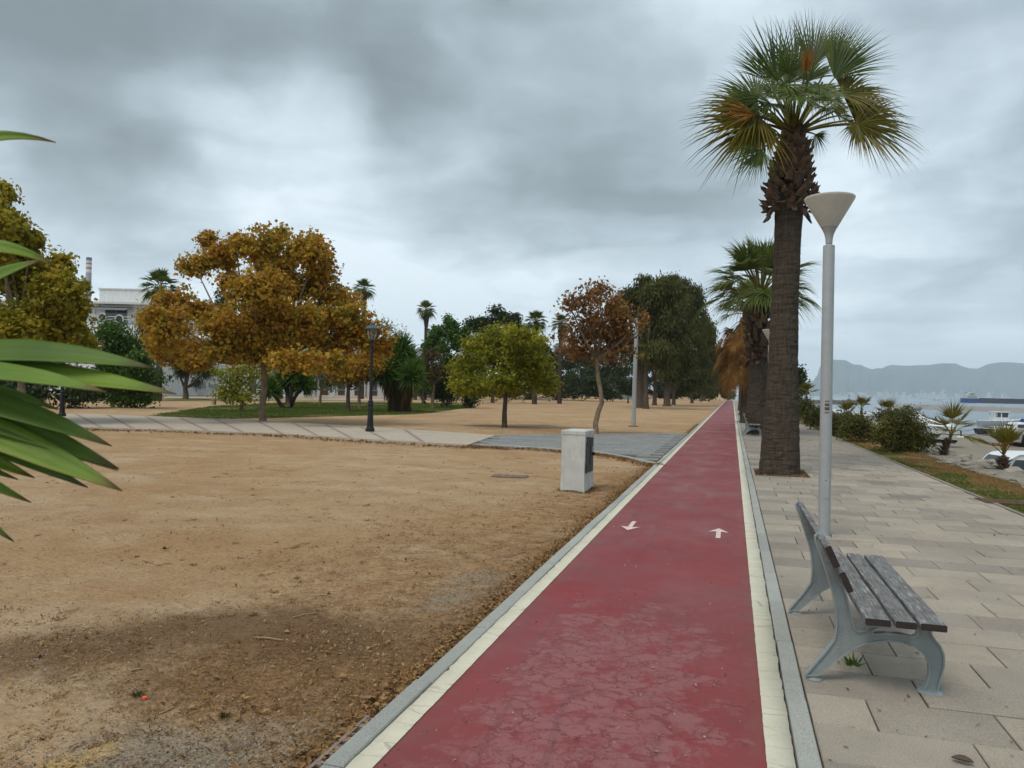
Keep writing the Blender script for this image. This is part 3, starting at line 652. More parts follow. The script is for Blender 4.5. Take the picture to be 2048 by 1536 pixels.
# reddish bands across the pale paving, proud by a few millimetres
acc = 0.; last = LA[0]
for a_, b_, c_ in zip(LA[3:-1], LB[3:-1], LA[4:]):
    acc += np.linalg.norm(a_ - last); last = a_
    if acc > 1.15:
        acc = 0.; dv = (b_ - a_); tv = (c_ - a_) / np.linalg.norm(c_ - a_); w2 = .17
        P = [(*(a_ + dv * .02 - tv * (.0)), ZP + .004), (*(a_ + dv * .02 + tv * w2), ZP + .004), (*(b_ - dv * .02 + tv * (w2 + 1.3)), ZP + .004), (*(b_ - dv * .02 + tv * 1.3), ZP + .004)]
        part('paving_band', MB().poly(P), MAT['band'], branch)
glow = [(1640, 9.0)] ; 
gl = [G(1318, 929), G(1250, 915.5), G(1190, 906), G(1100, 898.5), G(1000, 893.5), G(935, 892)]
gu = [G(1368, 869), G(1300, 869.5), G(1200, 870.5), G(1100, 871), G(1040, 871.5), G(992, 872)]
xk = XK_L - .003
gl[0] = np.array([xk, gl[0][1], 0]); gu[0] = np.array([xk, gu[0][1], 0])
_, GA, GB = strip(gl, gu, ZP - .030, MAT['joint'], 'paving_bed')
gpoly = [tuple(p) for p in GA] + [tuple(p) for p in GB[::-1]]
gs_me = [slab_mesh('grey_slab', .592, .392, .05, MAT['gslab'], .006, 60 + s) for s in range(4)]
cnt = 0; rest = MB(); cand = []
xa = min(p[0] for p in gpoly); ya = min(p[1] for p in gpoly); yb = max(p[1] for p in gpoly)
rr = int((yb - ya) / .4) + 1
for r in range(rr):
    for c in range(int((xk - xa) / .6) + 2):
        cx, cy_ = xk - .3 - c * .6 - (r % 2) * .3 + .3 * 0, ya + .2 + r * .4
        if cx > xk - .28: cx = xk - .30
        if all(in_poly(np.array(cx + ex), np.array(cy_ + ey), gpoly) for ex, ey in ((-.2, -.12), (.2, -.12), (.2, .12), (-.2, .12))): cand.append((cx, cy_))
cand.sort(key=lambda p: p[1] ** 2 + p[0] ** 2)
for i, (cx, cy_) in enumerate(cand):
    z = ZP + float(rng.normal(0, .002))
    if i < 280: ob('grey_slab', gs_me[rng.integers(4)], branch, (cx, cy_, z), rng.normal(0, .002))
    else: rest.add([(cx + sx * .296, cy_ + sy * .196, zz) for zz in (z, z - .04) for sx, sy in ((-1, -1), (1, -1), (1, 1), (-1, 1))], [(0, 1, 2, 3), (4, 5, 1, 0), (5, 6, 2, 1), (6, 7, 3, 2), (7, 4, 0, 3)])
if rest.v: tag(part('far_grey_slabs', rest, MAT['gslab'], branch), kind='stuff')
# kerb stones along the curved near edge and the far edge
def kerb_run(line, L=.5, h=.14, z=ZP + .008, name='kerb_stone', m=MAT['kerb'], w=.1):
    s = 0.; pts = [np.array(p[:2]) for p in line]; cum = [0.]
    for a_, b_ in zip(pts[:-1], pts[1:]): cum.append(cum[-1] + np.linalg.norm(b_ - a_))
    k = int(cum[-1] / L); me = slab_mesh(name, L - .012, w, h, m, .008, 77)
    for i in range(k):
        t0, t1 = (i * L), (i + 1) * L
        q0 = np.array([np.interp(t0, cum, [p[j] for p in pts]) for j in (0, 1)]); q1 = np.array([np.interp(t1, cum, [p[j] for p in pts]) for j in (0, 1)])
        d_ = q1 - q0; ob(name, me, branch, (*((q0 + q1) / 2), z), math.atan2(d_[1], d_[0]))
kerb_run(GA); kerb_run(GB)
part('edge_kerb', MB().loft([[(*(a_ + np.array([0, -.06])), ZP + .006), (*(a_ + np.array([0, .05])), ZP + .006), (*(a_ + np.array([0, .05])), -.15), (*(a_ + np.array([0, -.06])), -.15)] for a_ in LA]), MAT['pslab'], branch)

# pale footpath along the building, and a paved end to the cycle path
def flat(name, pts, z, m): 
    return tag(part(name, MB().extrude([(p[0], p[1], z - .05) for p in pts], (0, 0, .05)), m, None), kind='structure')
flat('building_footpath', [G(330, 796.5), G(590, 800), G(770, 802), G(770, 799), G(590, 797), G(330, 793.2)][::-1], .03, MAT['pslab'])

# ------------------------------------------------------------------ buildings
def framed_window(parent, c, xv, w, h, nv, sill=True, panel=False, deep=.12):
    """window in a wall: c centre, xv along the wall, nv outward; children frame (> pane)"""
    c, xv, nv = np.asarray(c, float), np.asarray(xv, float), np.asarray(nv, float); zv = np.array([0, 0, 1.]); mb = MB()
    def bar(cx, cz, sx, sz, dpt=.06, o=.03):
        q = c + xv * cx + zv * cz; P = [q + xv * a * sx / 2 + zv * b * sz / 2 + nv * o for a, b in ((-1, -1), (1, -1), (1, 1), (-1, 1))]
        mb.extrude(P, -nv * dpt)
    t = .07
    bar(0, h / 2 - t / 2, w, t); bar(0, -h / 2 + t / 2, w, t); bar(-w / 2 + t / 2, 0, t, h - 2 * t); bar(w / 2 - t / 2, 0, t, h - 2 * t); bar(0, 0, .05, h - 2 * t, .05)
    if sill: bar(0, -h / 2 - .04, w + .16, .07, .12, .08)
    fr = part('window', mb, MAT['metal'], parent)
    P = [c + xv * a * (w / 2 - t) + zv * b * (h / 2 - t) + nv * .004 for a, b in ((-1, -1), (1, -1), (1, 1), (-1, 1))]
    part('pane', MB().extrude(P, nv * .008), MAT['glass'], fr)
    if panel:
        q = c - zv * (h / 2 + .42); P = [q + xv * a * w / 2 + zv * b * .36 + nv * .003 for a, b in ((-1, -1), (1, -1), (1, 1), (-1, 1))]
        part('brown_panel', MB().extrude(P, nv * .03), MAT['brown'], parent)
    return fr
def wall_box(p0, p1, dep, z0, z1, mb, m=0):
    """upright slab with its front from p0 to p1, going dep back"""
    p0, p1 = np.asarray(p0[:2], float), np.asarray(p1[:2], float); t = (p1 - p0) / np.linalg.norm(p1 - p0); b = np.array([-t[1], t[0]]) * dep
    mb.extrude([(*p0, z0), (*p1, z0), (*(p1 + b), z0), (*(p0 + b), z0)], (0, 0, z1 - z0), m)
# long two-storey building
B0, B1 = PD(318, 790, 99), PD(872, 793, 121); B0[2] = B1[2] = 0; bt = (B1 - B0) / np.linalg.norm(B1 - B0); bn = np.array([bt[1], -bt[0], 0]); BL = float(np.linalg.norm(B1 - B0))
lb = thing('long_building', 'long low white building with tall windows over brown panels behind the lawn trees', 'building', (B0 + B1) / 2)
mb = MB(); wall_box(B0, B1, 9, -.1, 7.3, mb); part('wall', mb, MAT['white'], lb)
mb = MB(); wall_box(B0 - bt * .15 + bn * .15, B1 + bt * .15 + bn * .15, 9.3, 7.3, 7.55, mb); wall_box(B0 + bn * .012, B1 + bn * .012, .012, 3.45, 3.65, mb); part('cornice', mb, MAT['wall2'], lb)
for i in range(13):
    c = B0 + bt * (9.2 + i * 2.55)
    if (c - B1) @ bt > -1: break
    framed_window(lb, (*c[:2], 1.75), bt, 1.05, 1.5, bn, True, True); framed_window(lb, (*c[:2], 5.3), bt, 1.05, 1.5, bn)
    if i % 3 == 1:
        q = c + bt * 1.27 + bn * .06; part('downpipe', MB().tube([(q[0], q[1], 0), (q[0], q[1], 7.2)], .06, 6), MAT['brown'], lb)
P = [B0 + bt * .9 + bt * w + np.array([0, 0, z]) + bn * .01 for w, z in ((0, 0), (1.25, 0), (1.25, 2.15), (0, 2.15))]; part('door', MB().extrude(P, bn * .04), MAT['door'], lb)
for w0, z0, w_, h_ in ((4.7, .9, 1.0, .95), (6.0, .95, 1.3, .5)):
    for k in range(int(h_ / .12)):
        q = B0 + bt * (w0 + w_ / 2) + np.array([0, 0, z0 + k * .12 + .05]) + bn * .03
        P = [q + bt * a * w_ / 2 + np.array([0, 0, b * .045]) + bn * (.02 if b < 0 else 0) for a, b in ((-1, -1), (1, -1), (1, 1), (-1, 1))]; part('vent_slat', MB().extrude(P, -bn * .02), MAT['metal'], lb)
# three-storey white building with roof terrace
DB = 86.
def TBP(u, v, D=DB): return PD(u, v, D)
fx_ = np.array([RIGHT[0], RIGHT[1], 0]); fx_ /= np.linalg.norm(fx_); fb = np.array([-fx_[1], fx_[0], 0])
cr = TBP(292, 790); cr[2] = 0
tb = thing('terrace_building', 'white flat roofed building with a railed upper terrace behind the yellowing tree', 'building', cr)
z1, z2, z3 = TBP(250, 650)[2], TBP(250, 604)[2], TBP(250, 571)[2]
mb = MB(); wall_box(cr - fx_ * 26, cr, 14, -.1, z1, mb); part('wall', mb, MAT['white'], tb)
mb = MB(); wall_box(cr - fx_ * 26 + fb * 3.2, cr + fb * 3.2, 12, z1, z2, mb); part('upper_wall', mb, MAT['white'], tb)
mb = MB(); wall_box(cr - fx_ * 26.1 + fb * 2.2, cr + fx_ * .1 + fb * 2.2, 13.2, z2, z2 + .25, mb); part('roof_slab', mb, MAT['wall2'], tb)
mb = MB(); wall_box(cr - fx_ * 7.6 + fb * 3.9, cr - fx_ * .8 + fb * 3.9, 9, z2 + .25, z3, mb); part('roof_house', mb, MAT['white'], tb)
mb = MB(); wall_box(cr - fx_ * 7.7 + fb * 3.8, cr - fx_ * .7 + fb * 3.8, 9.2, z3, z3 + .14, mb); part('roof_coping', mb, MAT['wall2'], tb)
o1 = cr - fx_ * 5.2 + fb * 3.19
framed_window(tb, (*o1[:2], z1 + 1.15), fx_, 2.6, 1.75, -fb, False); o2 = cr - fx_ * 1.2 + fb * 3.19; framed_window(tb, (*o2[:2], z1 + 1.2), fx_, .8, 1.6, -fb, False)
for k in range(5):
    for zz in (1.6, 4.6):
        q = cr - fx_ * (1.8 + k * 3.1); framed_window(tb, (q[0], q[1], zz), fx_, 1.1, 1.4, -fb)
aw0, aw1 = cr - fx_ * 7.6 + fb * 3.1, cr - fx_ * 3.2 + fb * 3.1
mb = MB(); mb.add([(*aw0[:2], z2 - .25), (*aw1[:2], z2 - .25), (*(aw1 - fb * 1.9)[:2], z2 - .75), (*(aw0 - fb * 1.9)[:2], z2 - .75), (*aw0[:2], z2 - .31), (*aw1[:2], z2 - .31), (*(aw1 - fb * 1.9)[:2], z2 - .81), (*(aw0 - fb * 1.9)[:2], z2 - .81)],
                  [(0, 1, 2, 3), (7, 6, 5, 4), (0, 4, 5, 1), (1, 5, 6, 2), (2, 6, 7, 3), (3, 7, 4, 0)]); part('awning', mb, simple('awning_cloth', (.16, .17, .16), None, 4, .9), tb)
rl = None
for zz in (.35, .62, .92):
    q0, q1 = cr - fx_ * 12 + fb * .2, cr + fb * .2; part('rail', MB().tube([(*q0[:2], z1 + zz), (*q1[:2], z1 + zz)], .04, 5), MAT['boatgrey'], tb)
for k in range(7):
    q = cr - fx_ * k * 2 + fb * .2; part('rail_post', MB().tube([(*q[:2], z1), (*q[:2], z1 + .95)], .04, 5), MAT['boatgrey'], tb)
def ring_dish(u, v, who):
    q = TBP(u, v, DB - .1); prof = [(.50, 0), (.53, .06), (.48, .12), (.38, .10), (.36, .0)]; mb = MB()
    rings = [[q + fx_ * r * math.cos(a) + np.array([0, 0, 1]) * r * math.sin(a) - fb * z for a in np.linspace(0, 2 * math.pi, 20, endpoint=False)] for r, z in prof]
    mb.loft(rings, cap=False); part('round_vent', mb, MAT['boatgrey'], tb)
    part('round_vent_core', MB().loft([[q + fx_ * r * math.cos(a) + np.array([0, 0, 1]) * r * math.sin(a) - fb * .02 for a in np.linspace(0, 2 * math.pi, 16, endpoint=False)] for r in (.37, .05)]), MAT['glass'], tb)
ring_dish(205, 635, 0); ring_dish(239, 638.5, 1)
# small far white house and factory chimney
q = PD(1240, 797, 172); q[2] = 0; hs = thing('white_house', 'small plain white house seen under the brown tree', 'house', q)
mb = MB(); wall_box(q - fx_ * 3.2, q + fx_ * 3.4, 5, -.1, 2.75, mb); part('wall', mb, MAT['white'], hs)
mb = MB(); wall_box(q - fx_ * 3.4 - fb * .2, q + fx_ * 3.6 - fb * .2, 5.4, 2.75, 2.95, mb); part('roof', mb, MAT['wall2'], hs); w_ = q + fx_ * 1.9; framed_window(hs, (*w_[:2], 1.5), fx_, .9, 1.1, -fb)
q = PD(177, 560, 820.); zt = PD(177, 515, 820.)[2]; cb = np.array([q[0], q[1], 0.]); ch = thing('factory_chimney', 'tall grey factory chimney with pale bands near its dark top', 'chimney', cb)
r0 = lambda z: 3.4 - .6 * z / zt
def cband(za, zb, m, name): part(name, MB().lathe(cb, [(r0(za), za), (r0(zb), zb)], 20), m, ch, True)
cband(0, zt - 16.2, MAT['chim'], 'shaft')
seq = [(3.6, 'chimw'), (2.2, 'chimred'), (2.8, 'chimw'), (1.7, 'chimred'), (2.4, 'chimw')]; z = zt - 16.2
for h_, m_ in seq: cband(z, z + h_, MAT[m_], 'painted_band'); z += h_
cband(z, zt, MAT['chimdark'], 'top_band')

# ------------------------------------------------------------------ street furniture
def cone_lamp(loc, label, lean=0.):
    t = thing('street_lamp', label, 'street lamp', loc, 'cone lamps along the promenade'); L = np.asarray(loc, float); k = lambda z: (L[0] + lean * z, L[1], L[2] + z)
    def lath(prof, name, m, nseg=24):
        mb = MB(); mb.loft([[(k(z)[0] + r * math.cos(a), L[1] + r * math.sin(a), L[2] + z) for a in np.linspace(0, 2 * math.pi, nseg, endpoint=False)] for r, z in prof]); return part(name, mb, m, t, True)
    pole = lath([(.066, -.02), (.064, 3.318), (.057, 3.326)], 'pole', MAT['galv'])
    lath([(.115, 0.0), (.115, .010), (.075, .016)], 'base_plate', MAT['galv']); part('access_door', MB().box((L[0] + .004, L[1] - .0655, L[2] + .55), (.055, .006, .22)), MAT['galv'], t); part('door_screw', MB().box((L[0] + .004, L[1] - .069, L[2] + .64), (.012, .004, .012)), MAT['rust'], t); [part('anchor_bolt', MB().lathe((L[0] + .095 * a_, L[1] + .095 * b_, L[2] + .010), [(.012, 0), (.012, .014), (.006, .018)], 6), MAT['rust'], t) for a_, b_ in ((.7, .7), (-.7, .7), (.7, -.7), (-.7, -.7))]; lath([(.032, 3.32), (.032, 3.36)], 'spigot', MAT['galv'], 16)
    lath([(.037, 3.345), (.040, 3.40), (.052, 3.455), (.074, 3.505), (.092, 3.535)], 'collar', MAT['galv'])
    # hood: an open white cone, thick rim, pale inside
    mb = MB(); pr = [(.090, 3.532), (.268, 3.845), (.275, 3.862), (.270, 3.874), (.256, 3.862), (.085, 3.56)]
    mb.loft([[(k(z)[0] + r * math.cos(a), L[1] + r * math.sin(a), L[2] + z) for a in np.linspace(0, 2 * math.pi, 32, endpoint=False)] for r, z in pr], cap=False); part('cone_shade', mb, LAMPC, t, True, sharp=60)
    lath([(.06, 3.56), (.06, 3.68), (.04, 3.70)], 'bulb_housing', LAMPC, 16)
    if label.startswith('near'):
        for zz, h_, dx in ((1.54, .012, .01), (1.50, .03, .0), (1.455, .035, -.01), (1.41, .012, -.02)):
            mb = MB(); a0, a1 = -1.9 + dx, -1.15 + dx; A = np.linspace(a0, a1, 8)
            mb.loft([[(k(zz)[0] + .0668 * math.cos(a), L[1] + .0668 * math.sin(a), L[2] + zz + e) for a in A] for e in (-h_ / 2, h_ / 2)], closed=False); part('torn_sticker', mb, MAT['rust'], pole)
    return t
m, n = new('opal_plastic'); n.out(n.node('ShaderNodeMixShader', i_0=.35, i_1=n.pbsdf(n.mix(n.rng(n.noise(5, 5, .7), .4, .7), (.60, .58, .52), (.50, .47, .41)), .42, spec=.4), i_2=n.node('ShaderNodeBsdfTranslucent', Color=(.66, .62, .54, 1)).outputs[0]).outputs[0]); LAMPC = m
l0 = G(1648, 1072)
cone_lamp((l0[0], l0[1], 0), 'near white cone shaded street lamp standing behind the wooden bench', -.001)
for k, xx, lb_ in ((1, 1.23, 'white cone lamp half hidden behind the tall near palm trunk'), (2, 1.40, 'thin white lamp pole hidden between the second and third palms'), (5, 1.17, 'farthest thin lamp pole at the distant end of the promenade')):
    yy = l0[1] + 18.8 * k; cone_lamp((xx, yy, 0), lb_)

def iron_lamp(loc, label, sc=1.):
    t = thing('iron_lamp_post', label, 'lamp post', loc, 'black iron lanterns in the park'); L = np.asarray(loc, float)
    def lath(prof, name, k=16, m=MAT['blackiron']): return part(name, MB().lathe(L, [(r * sc, z * sc) for r, z in prof], k), m, t, True)
    lath([(.155, 0), (.155, .10), (.135, .115), (.13, .15), (.115, .17)], 'plinth'); lath([(.112, .17), (.085, .86), (.08, .90), (.105, .92), (.105, .96), (.075, .99), (.09, 1.02), (.095, 1.05), (.07, 1.08), (.06, 1.12)], 'base_column')
    lath([(.056, 1.12), (.048, 2.7), (.045, 2.92), (.07, 2.94), (.07, 2.98), (.05, 3.0), (.06, 3.06), (.04, 3.1)], 'shaft')
    lath([(.05, 3.1), (.10, 3.13), (.105, 3.16)], 'lantern_seat')
    for a in np.linspace(0, 2 * math.pi, 8, endpoint=False):
        pts = [L + sc * np.array([r * math.cos(a), r * math.sin(a), z]) for r, z in ((.10, 3.14), (.16, 3.26), (.205, 3.42), (.225, 3.56))]; part('lantern_bar', MB().tube(pts, .011 * sc, 5), MAT['blackiron'], t)
    lath([(.19, 3.53), (.27, 3.545), (.275, 3.57), (.22, 3.61), (.155, 3.66), (.09, 3.69), (.07, 3.70), (.07, 3.74), (.035, 3.76), (.02, 3.80)], 'lantern_roof', 20, ROOFM)
    gl = lath([(.088, 3.15), (.15, 3.27), (.192, 3.42), (.205, 3.53)], 'lantern_glass', 16, LGLASS); return t
ROOFM = simple('lantern_roof_paint', (.035, .06, .075), (.05, .075, .09), 9, .45)
m, n = new('lantern_glass'); n.out(n.node('ShaderNodeMixShader', i_0=.82, i_1=n.pbsdf((.5, .5, .48), .2, spec=.5), i_2=n.node('ShaderNodeBsdfTransparent').outputs[0]).outputs[0]); LGLASS = m
iron_lamp((*G(740, 865)[:2], ZP), 'black iron lantern post standing on the pale path before the orange tree'); iron_lamp((*G(124, 834)[:2], ZP), 'black iron lantern post half hidden behind the spiky leaves')
iron_lamp((*G(1256, 806)[:2], -.04), 'distant black lantern post under the brown tree near the white house')
# plain grey pole between the brown tree and the casuarinas
g0 = G(1267, 851); t = thing('grey_pole', 'bare grey metal pole standing on the sand beside the brown tree', 'pole', (g0[0], g0[1], -.04))
part('shaft', MB().tube([(g0[0], g0[1], -.1), (g0[0] + .01, g0[1], 2.), (g0[0] + .06, g0[1], 5.05)], [.105, .10, .085], 14), MAT['galv'], t, True); part('foot_plate', MB().box((g0[0], g0[1], -.03), (.42, .42, .03)), MAT['rust'], t); part('cap', MB().lathe((g0[0] + .06, g0[1], 5.05), [(.1, 0), (.1, .04), (.03, .07)], 14), MAT['galv'], t)
# utility box
bx0, bx1 = G(1127, 977), G(1168, 979.5); fa = (bx1 - bx0)[:2]; w_ = .39; ang = math.radians(-3); bc = np.array([bx1[0], bx1[1], -.05]); bX = np.array([math.cos(ang), math.sin(ang), 0]); bY = np.array([-bX[1], bX[0], 0]); dpt = .64; hh = .985
ubox = thing('utility_box', 'whitewashed concrete utility box with a dark metal door facing the cycle path', 'utility box', bc - bX * w_ / 2 + bY * dpt / 2)
def bpt(a, b, z): return bc - bX * (w_ - a) + bY * b + np.array([0, 0, z])
r = np.random.default_rng(5); rings = []
for z, ins in ((-.1, -.012), (0, -.006), (.35, 0), (.7, 0), (hh - .012, .0), (hh, .012)):
    ring = []
    per = [(ins, ins), (w_ / 2, ins), (w_ - ins, ins), (w_ - ins, dpt / 2), (w_ - ins, dpt - ins), (w_ / 2, dpt - ins), (ins, dpt - ins), (ins, dpt / 2)]
    for a_, b_ in per: ring.append(bpt(a_ + r.normal(0, .002), b_ + r.normal(0, .002), z))
    rings.append(ring)
part('box_body', MB().loft(rings), MAT['box'], ubox)
part('top_slab', MB().loft([[bpt(a_, b_, z) for a_, b_ in ((-.008 + e, -.008 + e), (w_ + .008 - e, -.008 + e), (w_ + .008 - e, dpt + .008 - e), (-.008 + e, dpt + .008 - e))] for z, e in ((hh - .05, .0), (hh + .004, 0), (hh + .016, .012))]), MAT['box'], ubox)
out = [(.05, .31), (.55, .31), (.55, .87), (.10, .90), (.10, .82), (.07, .80), (.07, .50), (.05, .48)]
dr = part('door', MB().extrude([bpt(w_ + .003, b_, z) for b_, z in out], bX * .012), MAT['door'], ubox)
part('handle', MB().box(bpt(w_ + .035, .47, .60), (.05, .035, .05), ang), MAT['blackiron'], dr); part('door_rib', MB().box(bpt(w_ + .018, .32, .64), (.008, .02, .42), ang), MAT['blackiron'], dr); part('hinge', MB().box(bpt(w_ + .018, .12, .80), (.016, .03, .07), ang), MAT['rust'], dr); part('hinge', MB().box(bpt(w_ + .018, .10, .40), (.016, .03, .07), ang), MAT['rust'], dr); part('lock_plate', MB().box(bpt(w_ + .018, .47, .68), (.006, .06, .09), ang), MAT['metal'], dr); part('warning_plate', MB().box(bpt(w_ + .017, .30, .78), (.004, .07, .06), ang), MAT['rust'], dr)
DUSTY = simple('dusty_iron', (.20, .145, .11), (.12, .085, .065), 9, .9, .4, 50)
# iron cover in the sand, slotted drain by the kerb, dark cover in the verge
c = G(1020, 949); cv = thing('iron_cover', 'flat dusty iron cover half buried in the sand left of the utility box', 'cover', (c[0], c[1], -.03)); part('frame', MB().box((c[0], c[1], -.040), (.66, .40, .03), .1), DUSTY, cv); part('lid', MB().box((c[0], c[1], -.026), (.60, .34, .010), .1), DUSTY, cv)
for k in range(4): part('rib', MB().box((c[0] - .2 + k * .13, c[1], -.019), (.025, .28, .006), .1), DUSTY, cv)
c = G(2012, 1004); cv = thing('verge_cover', 'dark flat cover set in the dry grass verge by the paving', 'cover', (c[0], c[1], 0)); part('lid', MB().box((c[0], c[1], -.004), (.62, .40, .03), .05), DUSTY, cv); part('frame', MB().box((c[0], c[1], -.012), (.72, .56, .05), .05), MAT['soil'], cv)
dx0 = XK_L - .075; dr = thing('slotted_drain', 'half buried perforated drain strip beside the grey kerb in the lower left', 'drain', (dx0, 3.0, -.02)); DRM = simple('weathered_drain', (.25, .19, .15), (.17, .125, .10), 20, .85, .4, 60)
dx0 = XK_L - .034; part('edge', MB().box((dx0 - .022, 3.0, -.024), (.020, .92, .014)), DRM, dr)
for k in range(12): part('slat', MB().box((dx0 + .008, 2.58 + k * .077, -.0245), (.040, .036, .013)), DRM, dr)
part('gutter', MB().box((dx0, 3.0, -.042), (.062, .91, .02)), MAT['boatblack'], dr)
# stone benches in the park
def stone_bench(u, v, label, L=1.9):
    c = G(u, v); t = thing('stone_bench', label, 'bench', (c[0], c[1], -.04), None); ax = YAW
    part('seat', MB().box((c[0], c[1], .42), (L, .5, .10), ax), MAT['stone'], t)
    for s_ in (-1, 1): part('leg', MB().box((c[0] + fx_[0] * s_ * L * .36, c[1] + fx_[1] * s_ * L * .36, .16), (.18, .42, .42), ax), MAT['stone'], t)
stone_bench(446, 809, 'low stone bench at the lawn edge left of the orange tree'); stone_bench(1085, 803, 'far low stone bench between the yellow tree and the brown tree', 2.6)

# wooden bench with cast iron sides
YF = 4.655
def BPx(cx, cy, y=YF): q = PY(1560 + cx / 3.658, 1000 + cy / 3.658, y); return q[0], q[2]
outline = [(256, 285), (259, 318), (300, 430), (345, 560), (383, 680), (405, 780), (414, 880), (412, 960), (398, 1040), (330, 1130), (192, 1288), (190, 1296), (275, 1296), (400, 1198), (520, 1106), (620, 1062), (760, 1043), (880, 1050), (980, 1085),
           (1060, 1148), (1092, 1220), (1092, 1300), (1070, 1370), (1052, 1405), (1148, 1408), (1166, 1340), (1196, 1230), (1198, 1150), (1172, 1085), (1132, 1040), (1106, 1000), (1096, 946), (1000, 946), (1010, 980), (998, 1006), (968, 1020),
           (880, 1000), (770, 993), (692, 996), (668, 986), (680, 964), (722, 940), (650, 938), (630, 966), (582, 980), (546, 962), (526, 900), (502, 780), (480, 700), (455, 630), (428, 590), (385, 480), (340, 370), (325, 305), (308, 268), (280, 260)]
prof = np.array([BPx(*p) for p in outline]); prof[:, 1] -= prof[:, 1].min() - .014
bench = thing('wooden_bench', 'weathered wooden slat bench with grey cast iron sides beside the cycle path', 'bench', (.78, 5.3, 0), 'slat benches along the promenade')
def bench_side(y, parent, letters):
    mb = MB(); mb.extrude([(a_, y, b_) for a_, b_ in prof], (0, .022, 0)); s = part('cast_side', mb, MAT['iron'], parent)
    # raised rim following the outline on both faces
    c = prof; k = len(c); mb = MB()
    P = [np.array([a_, y + .011, b_]) for a_, b_ in c]
    for i in range(k):
        a_, b_ = P[i], P[(i + 1) % k]
        d_ = b_ - a_; L_ = np.linalg.norm(d_)
        if L_ < 1e-4: continue
        nn = np.array([-d_[2], 0, d_[0]]) / L_ * .004; yy = np.array([0, .021, 0])
        mb.add([a_ + nn - yy, b_ + nn - yy, b_ + nn + yy, a_ + nn + yy, a_ - nn * 1.2 - yy, b_ - nn * 1.2 - yy, b_ - nn * 1.2 + yy, a_ - nn * 1.2 + yy], [(0, 1, 2, 3), (7, 6, 5, 4), (0, 4, 5, 1), (2, 6, 7, 3), (1, 5, 6, 2), (3, 7, 4, 0)])
    part('rim', mb, MAT['ironlit'], s)
    for (fx0, fw) in ((prof[10][0] + .045, .105), ((prof[23][0] + prof[24][0]) / 2, .15)):
        part('foot', MB().lathe((fx0, y + .011, 0), [(fw / 2 - .01, .0), (fw / 2 - .01, .005), (fw / 2 - .025, .011), (fw / 4, .016)], 18), MAT['iron'], s, True)
    # cast bosses that hold the slats
    for (px, py) in ((300, 270), (348, 432), (455, 610)):
        a_, b_ = BPx(px, py); part('bolt', MB().tube([(a_, y - .012, b_), (a_, y + .034, b_)], .016, 10), MAT['ironlit'], s)
    if letters:
        cu = bpy.data.curves.new('lettering', 'FONT'); cu.body = 'BENITO'; cu.size = .042; cu.extrude = .0018; cu.space_character = 1.15; cu.resolution_u = 3
        tmp = bpy.data.objects.new('tmp', cu); COL.objects.link(tmp); dg = bpy.context.evaluated_depsgraph_get(); me = bpy.data.meshes.new_from_object(tmp.evaluated_get(dg)); bpy.data.objects.remove(tmp)
        me.materials.clear(); me.materials.append(MAT['ironlit']); o_ = ob('lettering', me, s)
        a0, b0 = BPx(440, 905); a1_, b1_ = BPx(432, 1050); d_ = np.array([a1_ - a0, 0, b1_ - b0]); d_ /= np.linalg.norm(d_); up = np.array([-d_[2], 0, d_[0]])
        if up[0] < 0: up = -up
        nn = np.cross(d_, up); mt = Matrix.Identity(4)
        for i in range(3): mt[i][0] = d_[i]; mt[i][1] = up[i]; mt[i][2] = nn[i]
        org = np.array([a0, y - .0012, b0]) - off(s) - up * .012
        for i in range(3): mt[i][3] = org[i]
        o_.matrix_local = mt
    return s
bench_side(YF, bench, True); bench_side(6.0, bench, True)
def slat(x0, z0, x1, z1, th, name, ya=4.43, yb=6.22):
    """board whose cross-section runs from (x0,z0) to (x1,z1), th thick below/behind, edges eased"""
    d_ = np.array([x1 - x0, z1 - z0]); L_ = np.linalg.norm(d_); d_ /= L_; nn = np.array([d_[1], -d_[0]]); e = .005
    sec = [(e, 0), (L_ - e, 0), (L_, e), (L_, th - e), (L_ - e, th), (e, th), (0, th - e), (0, e)]
    r = np.random.default_rng(int(abs(x0) * 1000)); rings = []
    for y in np.linspace(ya, yb, 9):
        j = r.normal(0, .0008, 2); rings.append([(x0 + d_[0] * a_ + nn[0] * b_ + j[0], y, z0 + d_[1] * a_ + nn[1] * b_ + j[1]) for a_, b_ in sec])
    mb = MB().loft(rings); mb.m[-1] = mb.m[-2] = 1; return part(name, mb, [MAT['wood'], MAT['endgrain']], bench)
ZS = .432
def sx(u): return PY(u, 1243, 4.43)[0]
for u0, u1 in ((1730, 1782), (1791, 1834), (1842, 1895.5)): slat(sx(u0), ZS, sx(u1), ZS, .036, 'seat_slat')
def bq(cx, cy): q = PY(1560 + cx / 3.658, 1000 + cy / 3.658, 4.43); return q[0], q[2]
for (p0, p1) in (((372, 332), (442, 488)), ((474, 522), (541, 668))):
    a_, b_ = bq(*p0), bq(*p1); slat(a_[0], a_[1], b_[0], b_[1], .034, 'back_slat')
b2 = copy_tree(bench); b2.location = (.78 - .03, 5.3 + 26.3, 0); b2['label'] = 'second slat bench far along the paving by the second palm'

